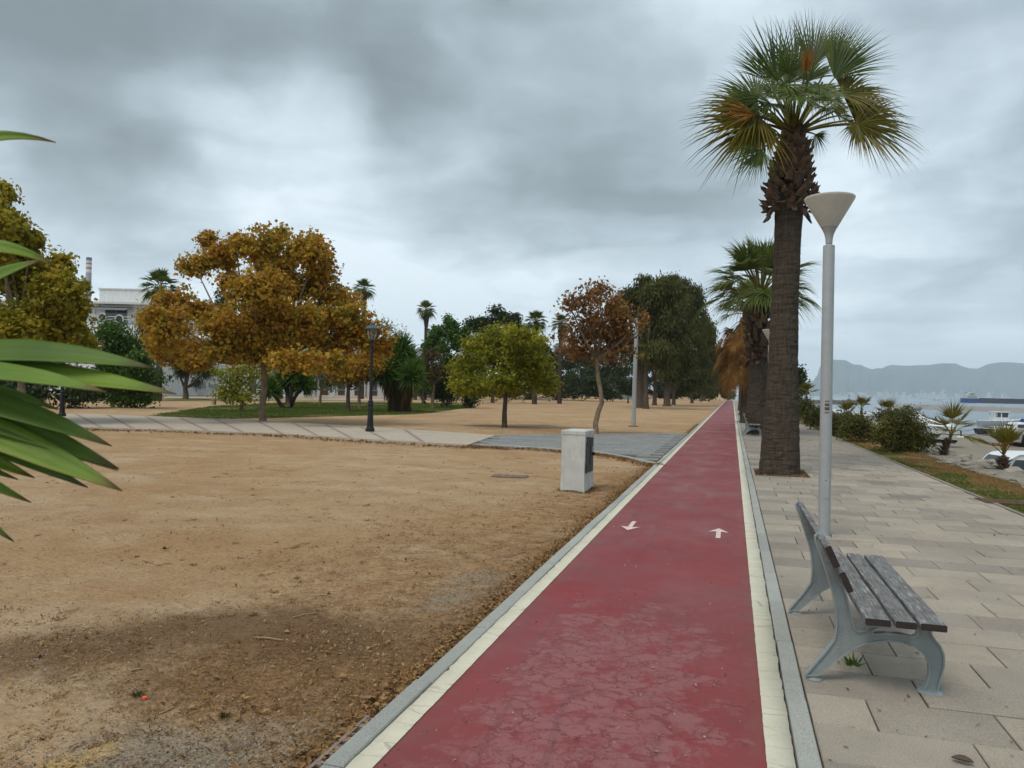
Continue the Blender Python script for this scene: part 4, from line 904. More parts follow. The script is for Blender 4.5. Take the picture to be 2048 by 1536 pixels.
# ------------------------------------------------------------------ palms
def frond(mb, B, Hb, T, nrm, nseg=38, spread=1.75, droop=.5, seed=0, pet=.022, fold=.25, m=0, mp=0, wmul=1., hang=0., st=None):
    r = np.random.default_rng(seed); B, Hb, T = (np.asarray(q, float) for q in (B, Hb, T))
    a = T - Hb; L = np.linalg.norm(a); a /= L; nrm = np.asarray(nrm, float); nrm = nrm - a * (nrm @ a); nrm /= np.linalg.norm(nrm) + 1e-9; s = np.cross(a, nrm)
    d0 = Hb - B; dl = np.linalg.norm(d0)
    if dl > .03:
        mid = (B + Hb) / 2 + np.array([0, 0, dl * .10]); pts = [B * (1 - t) ** 2 + 2 * mid * t * (1 - t) + Hb * t * t for t in np.linspace(0, 1, 6)]
        mb.tube(pts, [pet * (1.5 - .8 * t) for t in np.linspace(0, 1, 6)], 5, mp, False)
    st = st or ((0, .12), (.25, .66), (.44, 1.), (.60, .60), (.80, .22), (1., .025)); dphi = 2 * spread / nseg
    for i in range(nseg):
        ph = -spread + (i + .5) * dphi; ln = L * (1 - .30 * (abs(ph) / spread) ** 2) * r.uniform(.9, 1.06); tw = r.normal(0, .05)
        dr = a * math.cos(ph) + s * math.sin(ph) + nrm * (fold * abs(math.sin(ph)) + tw); dr /= np.linalg.norm(dr)
        side = -a * math.sin(ph) + s * math.cos(ph); up = np.cross(dr, side); dz = droop * r.uniform(.6, 1.5); rows = []
        for t, w in st:
            q = Hb + dr * ln * t; over = max(0, t - .38); q = q + np.array([0, 0, -1.]) * ln * (dz * over ** 2 + hang * t * t)
            hw = wmul * w * ln * .48 * dphi * .55 * (1 if t <= .5 else 1)
            q = q + side * r.normal(0, .006) * t; rid = up * hw * .55
            rows.append((q - side * hw - rid * .4, q + rid * .6, q + side * hw - rid * .4))
        V = [p for rw in rows for p in rw]; Fc = []
        for k in range(len(rows) - 1):
            for j in (0, 1): Fc.append((k * 3 + j, k * 3 + j + 1, k * 3 + j + 4, k * 3 + j + 3))
        mb.add(V, Fc, m)
def palm_trunk(line, name, parent, m, k=22, ring=.010, seed=0):
    """line: (point, radius) pairs, dense rings with leaf-scar steps"""
    r = np.random.default_rng(seed); P = np.array([q for q, _ in line]); Rr = np.array([w for _, w in line]); cum = np.concatenate([[0], np.cumsum(np.linalg.norm(np.diff(P, axis=0), axis=1))]); rings = []
    N = max(12, int(cum[-1] / .085))
    for i, s in enumerate(np.linspace(0, cum[-1], N)):
        q = np.array([np.interp(s, cum, P[:, j]) for j in range(3)]); w = np.interp(s, cum, Rr) + ring * ((i % 2) - .5) * r.uniform(.4, 1.3)
        base = max(0, 1 - s / .7) 
        rings.append([q + np.array([math.cos(a), math.sin(a), 0]) * w * (1 + .07 * base * math.sin(a * 5 + 1) + .012 * r.normal()) for a in np.linspace(0, 2 * math.pi, k, endpoint=False)])
    return part(name, MB().loft(rings), m, parent, False)
def boot_mesh(name, s, seed):
    r = np.random.default_rng(seed); mb = MB(); rings = []; cv = r.uniform(.25, .75); tw = r.normal(0, .3)
    for t, w, th in ((0, .075, .022), (.35, .062, .02), (.7, .048, .014), (1., .034 * r.uniform(.5, 1.3), .006)):
        c = np.array([.02 + t * .10 * cv + .03 * t * t, 0, t * .17]); rings.append([c + np.array([th * x, w * y + tw * t * .03, .02 * r.normal() * t]) * 1. for x, y in ((-1, -1), (-.6, 0), (-1, 1), (1., 1.05), (1.6, 0), (1., -1.05))])
    mb.loft([[q * s for q in rg] for rg in rings]); return mesh(name, mb, MAT['boot'])
BOOT = [boot_mesh('leaf_base', 1., s) for s in range(5)]
def boots(parent, line, n, scl=1., seed=0, flare=.35):
    r = np.random.default_rng(seed); P = np.array([q for q, _ in line]); Rr = np.array([w for _, w in line]); cum = np.concatenate([[0], np.cumsum(np.linalg.norm(np.diff(P, axis=0), axis=1))]); o0 = off(parent)
    for i in range(n):
        s = cum[-1] * (i + .5) / n; a = i * 2.39996 + r.normal(0, .15); q = np.array([np.interp(s, cum, P[:, j]) for j in range(3)]); w = np.interp(s, cum, Rr) - .015
        t_ = 1 - s / cum[-1]
        o = ob('leaf_base', BOOT[r.integers(5)], parent, tuple(q + np.array([math.cos(a), math.sin(a), 0]) * w - o0))
        o.rotation_euler = Matrix.Rotation(a, 4, 'Z').to_euler(); tilt = flare * r.uniform(.0, 1.) + (.9 * r.random() if t_ > .8 else 0) + (1.3 if t_ > .93 and r.random() < .5 else 0)
        o.rotation_euler = (Matrix.Rotation(a, 3, 'Z') @ Matrix.Rotation(tilt, 3, 'Y') @ Matrix.Rotation(r.normal(0, .2), 3, 'X')).to_euler(); f_ = scl * r.uniform(.8, 1.3); o.scale = (f_, f_ * r.uniform(.8, 1.3), f_ * r.uniform(.8, 1.25))
PM = [FOL['palm'], FOL['palmlight'], FOL['palmolive'], FOL['palmorange'], FOL['palmdead']]
def mk_frond(parent, B, Hb, T, nrm, mat, seed, label=None, **kw):
    mb = MB(); frond(mb, B, Hb, T, nrm, seed=seed, m=0, mp=1, **kw); return part('frond', mb, [mat, FOL['palmolive'] if mat not in (FOL['palmdead'],) else mat], parent, label=label)

# the tall near palm
D1 = depth(P1); p1 = thing('fan_palm', 'tall near fan palm with rough trunk and shaggy collar beside the cone lamp', 'palm', (P1[0], P1[1], -.03), 'fan palms along the promenade')
def pw(u, v, D, dd=0.): return PD(u, v, D + dd)
pxm = D1 / F
line = [(pw(1558, 952, D1), 41 * pxm), (pw(1558, 940, D1), 39 * pxm), (pw(1560, 900, D1), 37 * pxm), (pw(1562, 850, D1), 34.5 * pxm), (pw(1564, 800, D1), 31.5 * pxm), (pw(1566, 720, D1), 28.5 * pxm), (pw(1570, 600, D1), 26 * pxm), (pw(1575, 480, D1), 25.5 * pxm), (pw(1578, 420, D1), 27 * pxm), (pw(1582, 360, D1), 26 * pxm), (pw(1587, 300, D1), 17 * pxm), (pw(1588, 262, D1), 13 * pxm)]
palm_trunk(line, 'trunk', p1, MAT['bark'], 26, .005, 1)
bl = [(pw(1578, 426, D1), 38 * pxm), (pw(1578, 412, D1), 42 * pxm), (pw(1580, 390, D1), 40 * pxm), (pw(1583, 350, D1), 31 * pxm), (pw(1585, 320, D1), 24 * pxm), (pw(1587, 290, D1), 18 * pxm), (pw(1588, 266, D1), 11 * pxm)]
boots(p1, bl, 290, .95, 3, .5)
def cpx(x, y): return 1340 + x / 3.2, y / 3.2
crown_b = (790, 850)
#      hub          tip          depth hub/tip  normal bias(toward cam, up)  material spread droop
FR = [((690, 520), (590, 90), .1, .2, (.9, .2), 0, 1.5, .10), ((800, 500), (735, 70), .5, .7, (.9, .1), 0, 1.45, .08), ((905, 430), (970, 20), .3, .5, (.9, .1), 0, 1.3, .10), ((1050, 500), (1330, 150), .1, .2, (.8, .3), 0, 1.45, .18),
      ((630, 520), (440, 260), .3, .6, (.7, .5), 0, 1.5, .2), ((1020, 420), (1180, 110), .7, 1.1, (.8, .3), 0, 1.4, .15), ((560, 640), (235, 490), -.1, -.1, (.5, .8), 0, 1.6, .35), ((545, 690), (120, 640), .2, .3, (.4, .9), 2, 1.6, .45),
      ((555, 740), (95, 760), -.2, -.4, (.5, .8), 2, 1.6, .5), ((570, 790), (75, 1020), -.1, -.1, (.5, .7), 2, 1.6, .45), ((600, 790), (330, 1010), .5, .7, (.5, .7), 0, 1.6, .5),
      ((585, 960), (405, 1150), -.7, -.85, (.75, .5), 0, 1.25, .35),
      ((1110, 600), (1480, 560), .1, .1, (.5, .85), 2, 1.6, .5), ((1150, 680), (1520, 660), .5, .7, (.5, .8), 2, 1.6, .5), ((1180, 770), (1600, 770), .0, .0, (.55, .75), 2, 1.7, .6), ((1190, 800), (1640, 930), -.2, -.3, (.6, .7), 2, 1.7, .45), ((1200, 790), (1330, 1030), -.4, -.6, (.7, .5), 2, 1.5, .4),
      ((930, 860), (940, 1020), .6, .9, (.2, .6), 0, 1.5, .5), ((700, 640), (640, 560), 1.1, 1.7, (-.3, .8), 1, 1.6, .4), ((870, 600), (900, 520), 1.2, 1.9, (-.3, .8), 1, 1.6, .4), ((960, 600), (1010, 700), .9, 1.4, (.1, .9), 1, 1.6, .6),
      ((800, 600), (770, 690), -1.0, -1.5, (.3, .8), 1, 1.6, .6), ((720, 540), (690, 620), -.7, -1.3, (.3, .8), 1, 1.5, .7), ((880, 540), (860, 330), -.8, -1.2, (.7, .5), 0, 1.5, .4), ((960, 560), (1060, 640), -.7, -1.2, (.4, .8), 1, 1.5, .6),
      ((760, 470), (720, 260), -.5, -.7, (.85, .4), 0, 1.5, .3), ((1060, 640), (1160, 760), .3, .5, (.4, .8), 2, 1.5, .6)]
FR += [((760, 600), (700, 470), -.5, -1.0, (.5, .8), 1, 2.1, .7), ((840, 620), (880, 520), -.4, -1.1, (.5, .8), 1, 2.1, .8), ((660, 600), (560, 480), .3, .9, (.3, .9), 0, 2.1, .6), ((960, 610), (1060, 500), .2, .8, (.3, .9), 0, 2.1, .6),
       ((900, 640), (960, 690), -.8, -1.5, (.5, .8), 1, 2., .8), ((640, 660), (520, 700), -.5, -1.0, (.5, .8), 0, 2., .7), ((1010, 690), (1120, 760), -.6, -1.1, (.5, .8), 2, 2., .7), ((740, 540), (690, 330), .9, 1.5, (.6, .6), 1, 1.3, .5), ((880, 520), (870, 300), 1.0, 1.6, (.6, .6), 1, 1.2, .5), ((620, 720), (420, 800), .4, .6, (.4, .9), 0, 2., .6), ((1080, 740), (1260, 820), .4, .6, (.4, .9), 0, 2., .6)]
for i, (hb, tp, dh, dt, (nt_, nu), mi_, sp, dr) in enumerate(FR):
    if i < 6: sp = (1.0, .9, .8, .95, 1.05, .75)[i]; dr += .06
    elif nt_ < .65: nt_ += .40; nu -= .15; sp += .1
    B = pw(*cpx(crown_b[0] + (hb[0] - 790) * .06, crown_b[1] + 6), D1, dh * .05); Hb = pw(*cpx(*hb), D1, dh); T = pw(*cpx(*tp), D1, dt)
    mk_frond(p1, B, Hb, T, TOWARD * nt_ + np.array([0, 0, 1.]) * nu, PM[mi_], 100 + i, nseg=40, spread=sp, droop=dr, fold=.22, pet=.021)
for (hb, tp, dd, sp, wm) in (((545, 735), (290, 690), -.55, .75, 1.3), ((858, 500), (905, 240), -.95, .34, 2.2)):
    mk_frond(p1, pw(*cpx(*crown_b), D1, -.1), pw(*cpx(*hb), D1, dd), pw(*cpx(*tp), D1, dd - .2), TOWARD * .8 + np.array([0, 0, .5]), FOL['palmorange'], 300 + hb[0], 'dry orange frond', nseg=18, spread=sp, droop=.35, fold=.1, wmul=wm)

# shared frond shapes, bent by gravity at seven elevations, reused on the other palms
def frond_lib(tag_, mats, L, pet, nseg, spread=1.7, droops=None):
    lib = {}
    for e in (80, 60, 40, 20, 0, -25, -55):
        for s in range(2):
            c, sn = math.cos(math.radians(e)), math.sin(math.radians(e)); mb = MB(); dd = np.array([c, 0, sn])
            Hb = dd * pet; e2 = math.radians(e - (10 if e > 50 else 26 if e > -30 else 20)); T = Hb + np.array([math.cos(e2), 0, math.sin(e2)]) * L
            frond(mb, (0, 0, 0), Hb, T, np.array([-sn, .25 * (s - .5), c]), nseg=nseg, spread=spread, droop=(.55 if e > 30 else .8) if droops is None else droops, seed=e + 200 + s, fold=.22, m=0, mp=1)
            lib[(e, s)] = mb
    out = {}
    for nm, (ma, mp) in mats.items():
        for k, mb in lib.items(): out[(nm, *k)] = mesh('frond', mb, [ma, mp])
    return out
YLIB = frond_lib('young', {'olive': (FOL['palmolive'], FOL['palmolive']), 'dead': (FOL['palmorange'], FOL['palmorange'])}, 1.15, .75, 24, 1.25, .14)
LIB = frond_lib('big', {'green': (FOL['palm'], FOL['palmolive']), 'light': (FOL['palmlight'], FOL['palmolive']), 'olive': (FOL['palmolive'], FOL['palmolive']), 'dead': (FOL['palmdead'], FOL['palmdead'])}, 1.05, 1.15, 30)
LOW = frond_lib('far', {'green': (FOL['palm'], FOL['palmolive']), 'olive': (FOL['palmolive'], FOL['palmolive'])}, 1.0, .8, 14)
ELS = np.array([80, 60, 40, 20, 0, -25, -55])
def crown_of(parent, c, n, lib, scale, seed, elmin=-30, elmax=85, cols=('green',), colp=None, olow=None):
    r = np.random.default_rng(seed); o0 = off(parent)
    for i in range(n):
        e = elmax - (elmax - elmin) * ((i + .5) / n) ** .9; e = int(ELS[np.argmin(abs(ELS - e - r.normal(0, 6)))]); a = i * 2.39996 + r.normal(0, .2)
        cn = olow if (olow and e <= olow[1] and r.random() < olow[2]) else None
        nm = olow[0] if cn else r.choice(cols, p=colp)
        o = ob('frond', lib[(nm, e, int(r.integers(2)))], parent, tuple(np.asarray(c) - o0), a); f_ = scale * r.uniform(.85, 1.12); o.scale = (f_, f_, f_)
# second palm
D2 = depth(P2); q2 = D2 / F; p2 = thing('fan_palm', 'second fan palm with a full grey green crown behind the near trunk', 'palm', (P2[0], P2[1], -.03), 'fan palms along the promenade')
line2 = [(pw(1515, 872, D2), 25 * q2), (pw(1515, 850, D2), 23 * q2), (pw(1516, 800, D2), 20 * q2), (pw(1517, 720, D2), 18 * q2), (pw(1519, 650, D2), 17 * q2), (pw(1521, 600, D2), 10 * q2)]
palm_trunk(line2, 'trunk', p2, MAT['bark'], 18, .006, 2); boots(p2, [(pw(1517, 724, D2), 20 * q2), (pw(1518, 690, D2), 23 * q2), (pw(1519, 650, D2), 24 * q2), (pw(1521, 615, D2), 18 * q2), (pw(1521, 598, D2), 10 * q2)], 150, 1.35, 5, .2)
crown_of(p2, pw(1521, 596, D2), 50, LIB, 1.24, 12, -8, 88, ('light', 'green'), (.88, .12))
# third palm with a hanging skirt of dead fronds, and two more behind it
D3 = depth(P3); q3 = D3 / F; p3 = thing('fan_palm', 'third fan palm wearing a long hanging skirt of dead orange fronds', 'palm', (P3[0], P3[1], -.03), 'fan palms along the promenade')
palm_trunk([(pw(1497, 848, D3), 18 * q3), (pw(1497, 800, D3), 15 * q3), (pw(1496, 720, D3), 14 * q3), (pw(1496, 640, D3), 12 * q3), (pw(1496, 612, D3), 8 * q3)], 'trunk', p3, MAT['bark'], 16, .012, 3)
crown_of(p3, pw(1494, 628, D3), 24, LIB, 1.0, 15, -10, 80, ('olive', 'dead', 'light'), (.4, .25, .35))
o0 = off(p3)
for i in range(120):
    z_ = rng.random(); c = pw(1482 - 8 * z_, 634 + z_ * 92, D3) + TOWARD * 0; a = rng.uniform(0, 6.28)
    o = ob('dead_frond', LIB[('dead', -55 if rng.random() < .75 else -25, int(rng.integers(2)))], p3, tuple(c - o0), a); f_ = rng.uniform(.75, 1.08); o.scale = (f_ * .86, f_ * .86, f_)
for k, (yy, hgt, lab) in enumerate(((62., 5.4, 'fourth fan palm mostly hidden behind the skirted palm'), (78., 5.0, 'farthest fan palm at the end of the promenade row'))):
    t = thing('fan_palm', lab, 'palm', (.95, yy, -.03), 'fan palms along the promenade'); palm_trunk([((.95, yy, -.05), .5), ((.95, yy, .6), .4), ((.95, yy, hgt), .33)], 'trunk', t, MAT['bark'], 14, .012, 9 + k)
    crown_of(t, (.95, yy, hgt), 22, LIB, .95, 30 + k, -40, 80, ('olive', 'light', 'dead'), (.4, .3, .3))
# distant palms over the park
def far_palm(u, vtop, vbase_c, D, label, n=26, sc=1., booty=True, tr=.24):
    c = PD(u, vbase_c, D); t = thing('tall_palm', label, 'palm', (c[0], c[1], -.04), 'tall palms over the park'); z = c[2]
    palm_trunk([((c[0], c[1], -.1), tr * 1.3), ((c[0], c[1], z * .3), tr), ((c[0], c[1], z - 2.2), tr), ((c[0], c[1], z - .9), tr * (1.7 if booty else 1.)), ((c[0], c[1], z), tr * .8)], 'trunk', t, MAT['bark'], 10, .01, int(u))
    crown_of(t, c, n, LOW, sc, int(u), -35, 85, ('green',)); return t
far_palm(728, 550, 581, 95, 'slim tall palm rising beside the right edge of the orange tree', 34, .98); far_palm(853, 597, 622, 104, 'tall palm with brown collar standing alone over the green trees', 34, .98)
far_palm(1072, 612, 645, 88, 'bushy palm crown behind the top of the yellow tree', 36, .95); far_palm(1122, 618, 648, 95, 'palm half hidden behind the brown autumn tree', 34, .95)
far_palm(322, 540, 578, 66, 'broad palm rising behind the left shoulder of the orange tree', 34, 1.15)
# young fan palms on the rocks
def young_palm(u, v, h, n, sc, label, D=None, dry=0., seed=0, lean=0., els=(20, 85)):
    c = G(u, v) if D is None else PD(u, v, D); c[2] = float(bank_z(np.array(c[0]), np.array(c[1]))) if c[0] > ROCK0 else -.02
    t = thing('young_palm', label, 'palm', tuple(c), 'young palms on the rock bank'); top = c + np.array([lean, 0, h])
    palm_trunk([(c + np.array([0, 0, -.1]), .09 * sc + .04), (c + np.array([lean * .3, 0, h * .35]), .08 * sc + .03), (top, .045)], 'trunk', t, MAT['boot'], 12, .02, seed)
    boots(t, [(c, .11 * sc + .03), (c + np.array([lean * .4, 0, h * .45]), .08 * sc + .02), (c + np.array([lean * .7, 0, h * .75]), .05)], 34, .55, seed, .7)
    r = np.random.default_rng(seed)
    for i in range(n):
        e = int(ELS[np.argmin(abs(ELS - r.uniform(*els)))]); o = ob('frond', YLIB[('dead' if r.random() < dry else 'olive', e, int(r.integers(2)))], t, tuple(top - c), i * 2.39996 + seed); f_ = sc * r.uniform(.7, 1.05); o.scale = (f_, f_, f_)
    return t
young_palm(1885, 905, .60, 12, .64, 'largest young fan palm on the rocks beside the round bush and white boat', None, .05, 3, .22, (0, 75))
young_palm(2005, 942, .36, 11, .47, 'young fan palm with browned fronds on the rocks before the white van', None, .35, 4, .02, (25, 85))
young_palm(1722, 868, 1.05, 8, .42, 'slender young palm standing up out of the seaside shrubs', None, .0, 5, 0, (40, 85)); young_palm(1694, 866, .7, 9, .5, 'low fan palm among the shrubs right of the lamp post', None, .0, 6, 0, (20, 85))
young_palm(1772, 880, 1.0, 8, .45, 'small fan palm showing its tips above the big round bush', None, .0, 7, 0, (40, 85)); young_palm(1612, 846, 1.6, 9, .6, 'small fan palm above the far shrubs beside the near trunk', None, .0, 8, 0, (20, 85))

# ------------------------------------------------------------------ broadleaf trees, shrubs
def leaf_arrays(c, ax, nrm, ln, wd, fold=.18):
    ax = ax / (np.linalg.norm(ax, axis=1)[:, None] + 1e-9); s = np.cross(ax, nrm); s /= np.linalg.norm(s, axis=1)[:, None] + 1e-9; n2 = np.cross(s, ax)
    ln, wd = ln[:, None], wd[:, None]
    V = np.stack([c - ax * ln * .5, c + s * wd * .5 + n2 * wd * fold - ax * ln * .06, c + ax * ln * .5, c - s * wd * .5 + n2 * wd * fold - ax * ln * .06], 1).reshape(-1, 3)
    b = np.arange(len(c))[:, None] * 4; return V, np.concatenate([b + [0, 1, 2], b + [0, 2, 3]], 0)
def crown_points(lobes, D, n, r, depthf=.9, clump=.22, per=16, edge=2.0):
    """clusters of leaves filling ellipsoid lobes; returns leaf centres, outward directions and cluster centres"""
    C, O, K = [], [], []; wts = np.array([l[2] * l[3] for l in lobes]) ** .9; wts = wts / wts.sum(); n = n * 1.05
    small = []; sw = []
    for l, w in zip(lobes, wts):
        big = math.sqrt(l[2] * l[3]); q = F / D; kk = int(np.clip((big / q) / .34, 1, 9))
        if kk < 3: small.append(l); sw.append(w); continue
        small.append((l[0], l[1], l[2] * .66, l[3] * .66, l[4] if len(l) > 4 else 0.)); sw.append(w * .20); fr = r.dirichlet(np.ones(kk) * 2.5) * .80
        for j in range(kk):
            g = r.normal(size=3); g /= np.linalg.norm(g); rr_ = r.uniform(.55, .86); f_ = r.uniform(.24, .50)
            small.append((l[0] + g[0] * l[2] * rr_, l[1] - g[1] * l[3] * rr_, l[2] * f_, l[3] * f_, (l[4] if len(l) > 4 else 0.) + g[2] * rr_ * depthf * big / q)); sw.append(w * fr[j])
    for l, w in zip(small, sw):
        u, v, ru, rv = l[:4]; dd = l[4] if len(l) > 4 else 0.; q = F / D
        c = PD(u, v, D + dd); rx, rz = ru / q, rv / q; ry = depthf * (rx + rz) / 2
        m = max(3, int(n * w / per)); d_ = r.normal(size=(m, 3)); d_ /= np.linalg.norm(d_, axis=1)[:, None]; rad = r.random(m) ** (1 / (edge + .6)) * r.uniform(.72, 1.16, m)
        k = c + (RIGHT[None] * (d_[:, :1] * rx) + np.array([[0, 0, 1.]]) * (d_[:, 1:2] * rz) + FWD[None] * (d_[:, 2:] * ry)) * rad[:, None]
        pk = r.poisson(per, m); idx = np.repeat(np.arange(m), pk); cs = clump * r.uniform(.6, 1.3, m)
        C.append(k[idx] + r.normal(size=(len(idx), 3)) * cs[idx][:, None] * np.array([1, 1, .8])); O.append(C[-1] - c); K.append(k)
    return np.concatenate(C), np.concatenate(O), np.concatenate(K)
def tree(name, label, cat, foot, lobes, n, ls, fol, tr, bark, seed, D=None, z0=-.05, kind='broad', clump=.25, per=16, depthf=.9, path=None, limbs=True, twigs=0, group=None, aspect=.8, edge=2., dsp=.25, stems=1):
    r = np.random.default_rng(seed); c0 = G(*foot) if D is None else PD(*foot, D)
    if len(foot) == 2 and D is not None: c0[2] = 0
    D = depth(c0); c0 = np.array([c0[0], c0[1], z0]); q = F / D
    t = thing(name, label, cat, c0, group)
    lob = []
    span = max(l[0] for l in lobes) - min(l[0] for l in lobes)
    for l in lobes: lob.append(l if len(l) > 4 else (*l, float(r.normal(0, dsp * span / q * .5))))
    C, O, K = crown_points(lob, D, n, r, depthf, clump, per, edge); m = len(C)
    C[:, 2] = np.maximum(C[:, 2], z0 + .06); O = O / (np.linalg.norm(O, axis=1)[:, None] + 1e-9)
    if kind == 'needle':
        ax = r.normal(size=(m, 3)) * .45 + np.array([0, 0, -1.]) + O * .35; nr = r.normal(size=(m, 3)); ln = ls * r.uniform(.6, 1.4, m); wd = ln * aspect
    else:
        nr = r.normal(size=(m, 3)) * .75 + O * .5 + np.array([0, 0, .8]); ax = r.normal(size=(m, 3)) + O * .4 + np.array([0, 0, -.35]); ln = ls * r.uniform(.45, 1.5, m); wd = ln * aspect * r.uniform(.7, 1.15, m)
    V, Fa = leaf_arrays(C, ax, nr, ln, wd); npart('crown', V, Fa, fol, t)
    mb = MB(); lc = [PD(l[0], l[1], D + l[4]) for l in lob]
    if path: tp = [PD(u, v, D) for u, v in path]; tp[0] = c0 - np.array([0, 0, .1])
    else:
        low_ = min(p[2] - l[3] / q for p, l in zip(lc, lob)); zf = max(low_ + .15, .25 * np.mean([p[2] for p in lc])); tp = [c0 - np.array([0, 0, .1]), c0 + np.array([r.normal(0, .03), r.normal(0, .03), zf * .5]), c0 + np.array([r.normal(0, .06), r.normal(0, .06), zf])]
    k = len(tp)
    if stems == 1:
        mb.tube([tp[0]] + [tp[0] * .75 + tp[1] * .25] + tp[1:], [tr * 1.45, tr * 1.05] + [tr * (1 - .3 * i / (k - 1)) for i in range(1, k)], 11, 0)
    top = tp[-1]
    if limbs:
        for p, l in zip(lc, lob):
            end = p + np.array([0, 0, l[3] / q * .25]); mid = top * .5 + end * .5 + np.array([r.normal(0, .12), r.normal(0, .12), -.08 * np.linalg.norm(end - top)]); st_ = top if stems == 1 else c0 + r.normal(0, .12, 3) * np.array([1, 1, 0])
            if stems > 1: mid = st_ * .5 + end * .5 + r.normal(0, .08, 3)
            mb.tube([st_, mid, end], [tr * .55, tr * .34, tr * .10], 6, 0, False)
    if twigs:
        for i in r.choice(len(K), min(twigs, len(K)), replace=False):
            j = int(np.argmin([np.linalg.norm(K[i] - p) for p in lc])); a_, b_ = lc[j], K[i] + (K[i] - lc[j]) * .18
            mb.tube([a_ * .8 + top * .2 if r.random() < .4 else a_, (a_ + b_) / 2 + r.normal(0, .06, 3), b_], [tr * .10, tr * .07, tr * .03], 4, 0, False)
    if mb.v: part('trunk', mb, bark, t, True)
    return t
tree('plane_tree', 'broad plane tree in full orange autumn leaf behind the pale path', 'tree', (527, 843),
     [(440, 515, 62, 38), (415, 483, 17, 26), (385, 530, 32, 26), (520, 488, 58, 32), (600, 500, 42, 30), (632, 515, 36, 34), (545, 545, 70, 38), (650, 550, 30, 22), (360, 600, 58, 40), (335, 655, 45, 42), (430, 650, 70, 42), (385, 700, 62, 24),
      (520, 635, 75, 48), (600, 625, 75, 42), (690, 635, 55, 34), (640, 690, 85, 36), (540, 700, 85, 28), (725, 672, 45, 34), (760, 690, 28, 22), (700, 600, 30, 16), (460, 700, 50, 26), (505, 590, 40, 30), (350, 705, 40, 26), (400, 722, 40, 18), (590, 722, 60, 18), (660, 722, 50, 18), (320, 690, 22, 24), (300, 640, 16, 22), (520, 572, 60, 28), (600, 572, 56, 28), (465, 560, 26, 20), (660, 590, 36, 24), (590, 662, 60, 28), (660, 658, 50, 24), (527, 672, 70, 40, -1.9), (455, 655, 50, 34, -2.1), (600, 640, 52, 36, -1.8), (540, 620, 50, 34, -1.6), (510, 708, 60, 20, -1.2), (560, 470, 20, 16), (470, 490, 22, 20), (625, 480, 14, 14)],
     66000, .15, FOL['orange'], .155, MAT['palebark'], 11, clump=.17, per=20, path=[(527, 843), (524, 820), (529, 770), (527, 742), (528, 720)], twigs=160, aspect=.95, dsp=.45)
tree('plane_tree', 'large plane tree turning from green to yellow at the left edge', 'tree', (38, 846),
     [(-5, 388, 30, 22), (25, 445, 22, 20), (15, 500, 58, 44), (62, 478, 18, 18), (60, 560, 70, 42), (110, 575, 40, 32), (142, 614, 30, 32), (40, 635, 90, 46), (132, 662, 44, 32), (165, 696, 24, 16), (30, 700, 62, 30), (122, 528, 22, 18), (-40, 480, 60, 60), (-60, 600, 80, 70), (-30, 420, 40, 40), (90, 610, 46, 38), (160, 574, 12, 14)],
     50000, .155, FOL['leftplane'], .16, MAT['palebark'], 12, clump=.17, per=20, twigs=120, aspect=.95, dsp=.4)
tree('yellow_tree', 'round yellow green tree on the sand between the paths', 'tree', (1009, 853),
     [(1005, 735, 82, 52), (1040, 672, 34, 20), (960, 692, 40, 28), (1062, 700, 42, 34), (925, 738, 30, 34), (1082, 748, 32, 36), (1000, 775, 80, 20), (940, 775, 36, 18), (1050, 715, 40, 40), (1078, 682, 20, 14), (985, 700, 40, 26), (1015, 715, 55, 42, -.5), (1000, 668, 34, 20), (1010, 760, 50, 24, -.7), (912, 768, 14, 8), (1098, 775, 22, 14)],
     23000, .14, FOL['yellow'], .115, MAT['darkbark'], 13, clump=.14, per=12, path=[(1009, 853), (1009, 825), (1011, 800), (1012, 770)], twigs=110, aspect=.62, edge=2.2)
tree('brown_tree', 'thin brown leaved autumn tree with a crooked trunk behind the utility box', 'tree', (1193, 868),
     [(1196, 586, 26, 22), (1206, 574, 12, 10), (1160, 607, 36, 20), (1135, 605, 18, 14), (1195, 640, 62, 34), (1226, 668, 42, 36), (1160, 672, 44, 32), (1240, 640, 26, 32), (1200, 705, 66, 24), (1284, 655, 9, 7), (1150, 700, 34, 20), (1225, 605, 22, 20), (1292, 630, 7, 5), (1270, 705, 9, 7)],
     5600, .13, FOL['brown'], .105, MAT['palebark'], 14, clump=.19, per=12, path=[(1193, 868), (1191, 848), (1196, 825), (1204, 805), (1201, 780), (1196, 755), (1193, 720)], twigs=190, aspect=.8, edge=2.)
